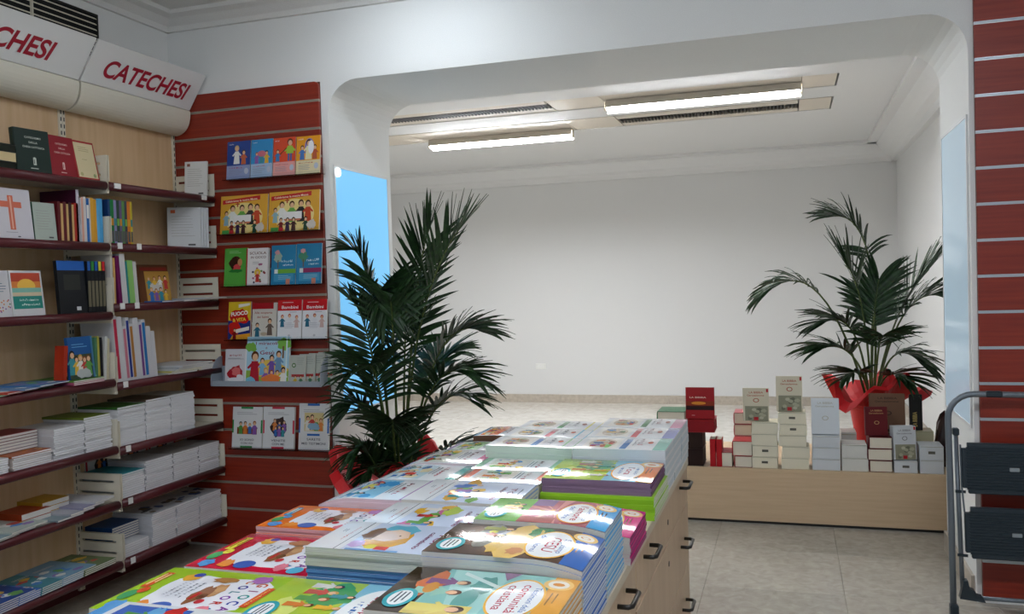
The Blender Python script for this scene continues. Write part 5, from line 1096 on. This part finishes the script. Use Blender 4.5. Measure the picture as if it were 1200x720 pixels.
wl = ('white with red stripe','plain white, second in the row','white with pink stripe','white with dark blue stripe','white with ochre stripe','broad white','white with violet stripe','white with bright blue stripe','plain white near the end','short white at the end')
for i in range(10):
    tk = (.024,.03,.022,.02,.022,.036,.02,.024,.03,.026)[i]; st = ('#c0304a',None,'#c87a8a','#2a3a8a','#b07a3a',None,'#7a4a8a','#2a78b8',None,None)[i]
    spine(y+.02, tk, (.31,.305,.26,.30,.27,.295,.275,.285,.25,.225)[i], .19, z, '#cfced0', wl[i]+' spine leaning on the fourth shelf, right bay', lean=.07, band=((.05,.95,st),) if st else None); y += tk+.0015
for i in range(5): lying(3.60+.02*i, 3.80+.04*i, z+.008*i, .008, .25, ('#b9bab8','#c9c070','#c6c8ca','#b0b4b8','#cdced0')[i], ('grey','pale yellow','white','pale grey','uppermost white')[i]+' magazine lying flat at the fourth shelf corner', x=-2.957, turn=.05*(i-2))
for i in range(3): lying(3.83, 4.0, z+.009*i, .009, .25, '#c9cacc', 'white paper sheaf beside the corner bracket, fourth shelf', 'white sheaves at the fourth shelf corner', x=-2.96)
# --- fifth shelf
z = SZ[1][4]
pile(7, 2.50, 2.672, z, .0085, .25, '#c9c8c6', 'white booklet in the pile at the left edge, fifth shelf', 'white pile at the left edge of the fifth shelf', 1)
pile(7, 2.69, 2.885, z, .0085, .25, '#c8bcb4', 'white-edged booklet under an orange cover, fifth shelf', 'orange-covered pile on the fifth shelf', 2, top_label='orange-brown booklet topping the low pile, fifth shelf', art=simple('#a85a34', 301, ['#c87a3a','#8a3a2a','#d8b070']), topcol='#a85a34')
for i in range(6): lying(2.675, 2.892, z+.0615+.0125*i, .0125, .17, ('#4a2228','#8a8490','#8f8894','#7a2c30','#5a2a3a','#8a3038')[i], ('dark plum','grey-violet','lighter grey-violet','brick red','aubergine','crimson')[i]+' book in the rear pile, fifth shelf', x=-3.065)
pile(14, 2.898, 3.066, z, .0095, .26, '#cdccce', 'white booklet in the tall left-bay pile beside the red books, fifth shelf', 'tall white pile beside the red books', 4)
pile(16, 3.07, 3.228, z, .0098, .26, '#cdccce', 'white booklet in the tall pile at the bay end, fifth shelf', 'tall white pile at the bay end of the fifth shelf', 5, top_label='olive-covered booklet topping the tall pile, fifth shelf', topcol='#6a7a2c')
z = SZ[2][4]
for i, (y0, y1, n) in enumerate(((3.27,3.45,18),(3.455,3.63,19),(3.635,3.815,19))):
    pile(n, y0, y1, z, .0102, .26, '#e4e4e6', ('white booklet in the first tall pile, fifth shelf right bay','white booklet in the middle tall pile, fifth shelf right bay','white booklet in the third tall pile, fifth shelf right bay')[i], ('first','middle','third')[i]+' tall white pile of the right bay', 10+i, top_label=('green-covered booklet on the first tall pile, right bay','brown-covered booklet on the middle tall pile, right bay','white booklet on the third tall pile, right bay')[i], topcol=('#3a6a2c','#5a4a3a','#c4c2bc')[i])
# --- sixth shelf
z = SZ[1][5]
for i, (y0, c, lab) in enumerate(((2.50,'#3f5a50','dark green magazine lying at the left edge, sixth shelf'),(2.58,'#8aa0a8','grey-blue magazine lying, sixth shelf'),(2.64,'#b4bcb4','pale magazine lying, sixth shelf'))): lying(y0, y0+.19, z+.008*i, .008, .25, c, lab, turn=.08, x=-2.957, art=simple(c, 400+i))
for i in range(3): lying(2.78, 2.93, z+.026*i, .026, .15, ('#b8481c','#a03c18','#c8541c')[i], ('orange book at the bottom of the sixth shelf pile','rust book in the middle of the sixth shelf pile','bright orange book on top of the sixth shelf pile')[i], x=-3.05) if i < 2 else None
for i in range(3): lying(2.915, 3.06, z+.022*i, .022, .14, '#b88a24', 'gold book in the pile behind, sixth shelf', 'gold books on the sixth shelf', x=-3.08)
for i in range(4): lying(2.87+.07*i, 3.02+.06*i, z+.009*i, .009, .25, ('#8a9aa0','#b0b0b8','#9a98b0','#c4c4c8')[i], ('slate','light grey','lilac','uppermost pale')[i]+' magazine lying near the bay end, sixth shelf', x=-2.957, turn=.05)
z = SZ[2][5]
pile(11, 3.27, 3.43, z, .0105, .25, '#cdd0d2', 'white booklet in the teal-topped pile, sixth shelf', 'teal-topped pile on the sixth shelf', 21, top_label='teal booklet topping the short white pile, sixth shelf', topcol='#2a8a94')
for i, (y0, y1, n) in enumerate(((3.436,3.63,14),(3.635,3.83,14),(3.835,4.005,14))):
    pile(n, y0, y1, z, .0102, .22, '#cfced2', ('white booklet in the first long-row pile, sixth shelf','white booklet in the middle long-row pile, sixth shelf','white booklet in the corner pile, sixth shelf')[i], ('first','middle','corner')[i]+' white pile of the sixth shelf', 30+i, top_label=('white booklet with red bar topping the first long-row pile','grey booklet topping the middle long-row pile','white booklet topping the corner pile, sixth shelf')[i], topcol=('#c4c0c0','#b0aaa6','#c8c6c4')[i])
def darkfig(w, h):
    a = Art(w, h); a.rect(0, 0, w, h, '#c9cac8'); a.blob(w*.5, h*.62, w*.2, h*.26, '#2c1c18', 4); a.crowd(w*.35, w*.65, h*.5, h*.26, 2, 6); a.rect(0, h*.45, w*.06, h*.85, '#b82c3c'); a.rect(w*.94, h*.45, w, h*.85, '#b82c3c'); return a
for i in range(3): faceout(3.30+.215*i, 3.505+.215*i, z, .215, .008, '#c9cac8', darkfig, ('white booklet with a dark group picture behind the teal-topped pile','white booklet with a dark group picture, second from the bay post','white booklet with a dark group picture, nearest the corner')[i], x=-3.212, lean=.02)
# --- bottom shelf
z = SZ[1][6]
for i, (y0, n, c, lab) in enumerate(((2.45,5,'#8a3c20','rust booklet'),(2.55,5,'#2a4a90','deep blue booklet'),(2.66,4,'#3a6ab0','bright blue booklet'),(2.77,4,'#4a8a94','teal booklet'),(2.88,4,'#7aa0b8','pale blue booklet'),(3.0,3,'#6a7a50','moss green booklet'))):
    for k in range(n): lying(y0+.004*k, y0+.19+.004*k, z+.0075*k, .0075, .25, c, lab+' of the overlapping fan on the bottom shelf', lab+'s of the bottom shelf', x=-2.957-.002*k+.002*(i % 2), turn=.03, art=simple(c, 500+i) if k == n-1 else None) if True else None
    z += .0018
z = SZ[2][6]
pile(6, 3.27, 3.44, z, .0105, .25, '#ccccce', 'white booklet in the low pile by the bay post, bottom shelf', 'low white pile of the bottom shelf', 41)
for i in range(6): lying(3.285, 3.46, z+.065+.0115*i, .0115, .16, '#1f4a80', 'dark blue spine in the pile by the bay post, bottom shelf', 'dark blue pile on the bottom shelf', x=-3.06)
for i, (y0, y1, n) in enumerate(((3.465,3.64,15),(3.645,3.82,15),(3.825,4.005,15))):
    pile(n, y0, y1, z, .0105, .25, '#cccdd2', ('white booklet in the first tall pile, bottom shelf','white booklet in the middle tall pile, bottom shelf','white booklet in the corner pile, bottom shelf')[i], ('first','middle','corner')[i]+' white pile of the bottom shelf', 50+i, top_label=('white and blue booklet topping the first tall pile, bottom shelf','white and brown booklet topping the middle pile, bottom shelf','white and grey booklet topping the corner pile, bottom shelf')[i], art=simple('#c4c6ca', 600+i, ['#3a5a8a','#6a5a3a','#4a4a50']), topcol='#c4c6ca')
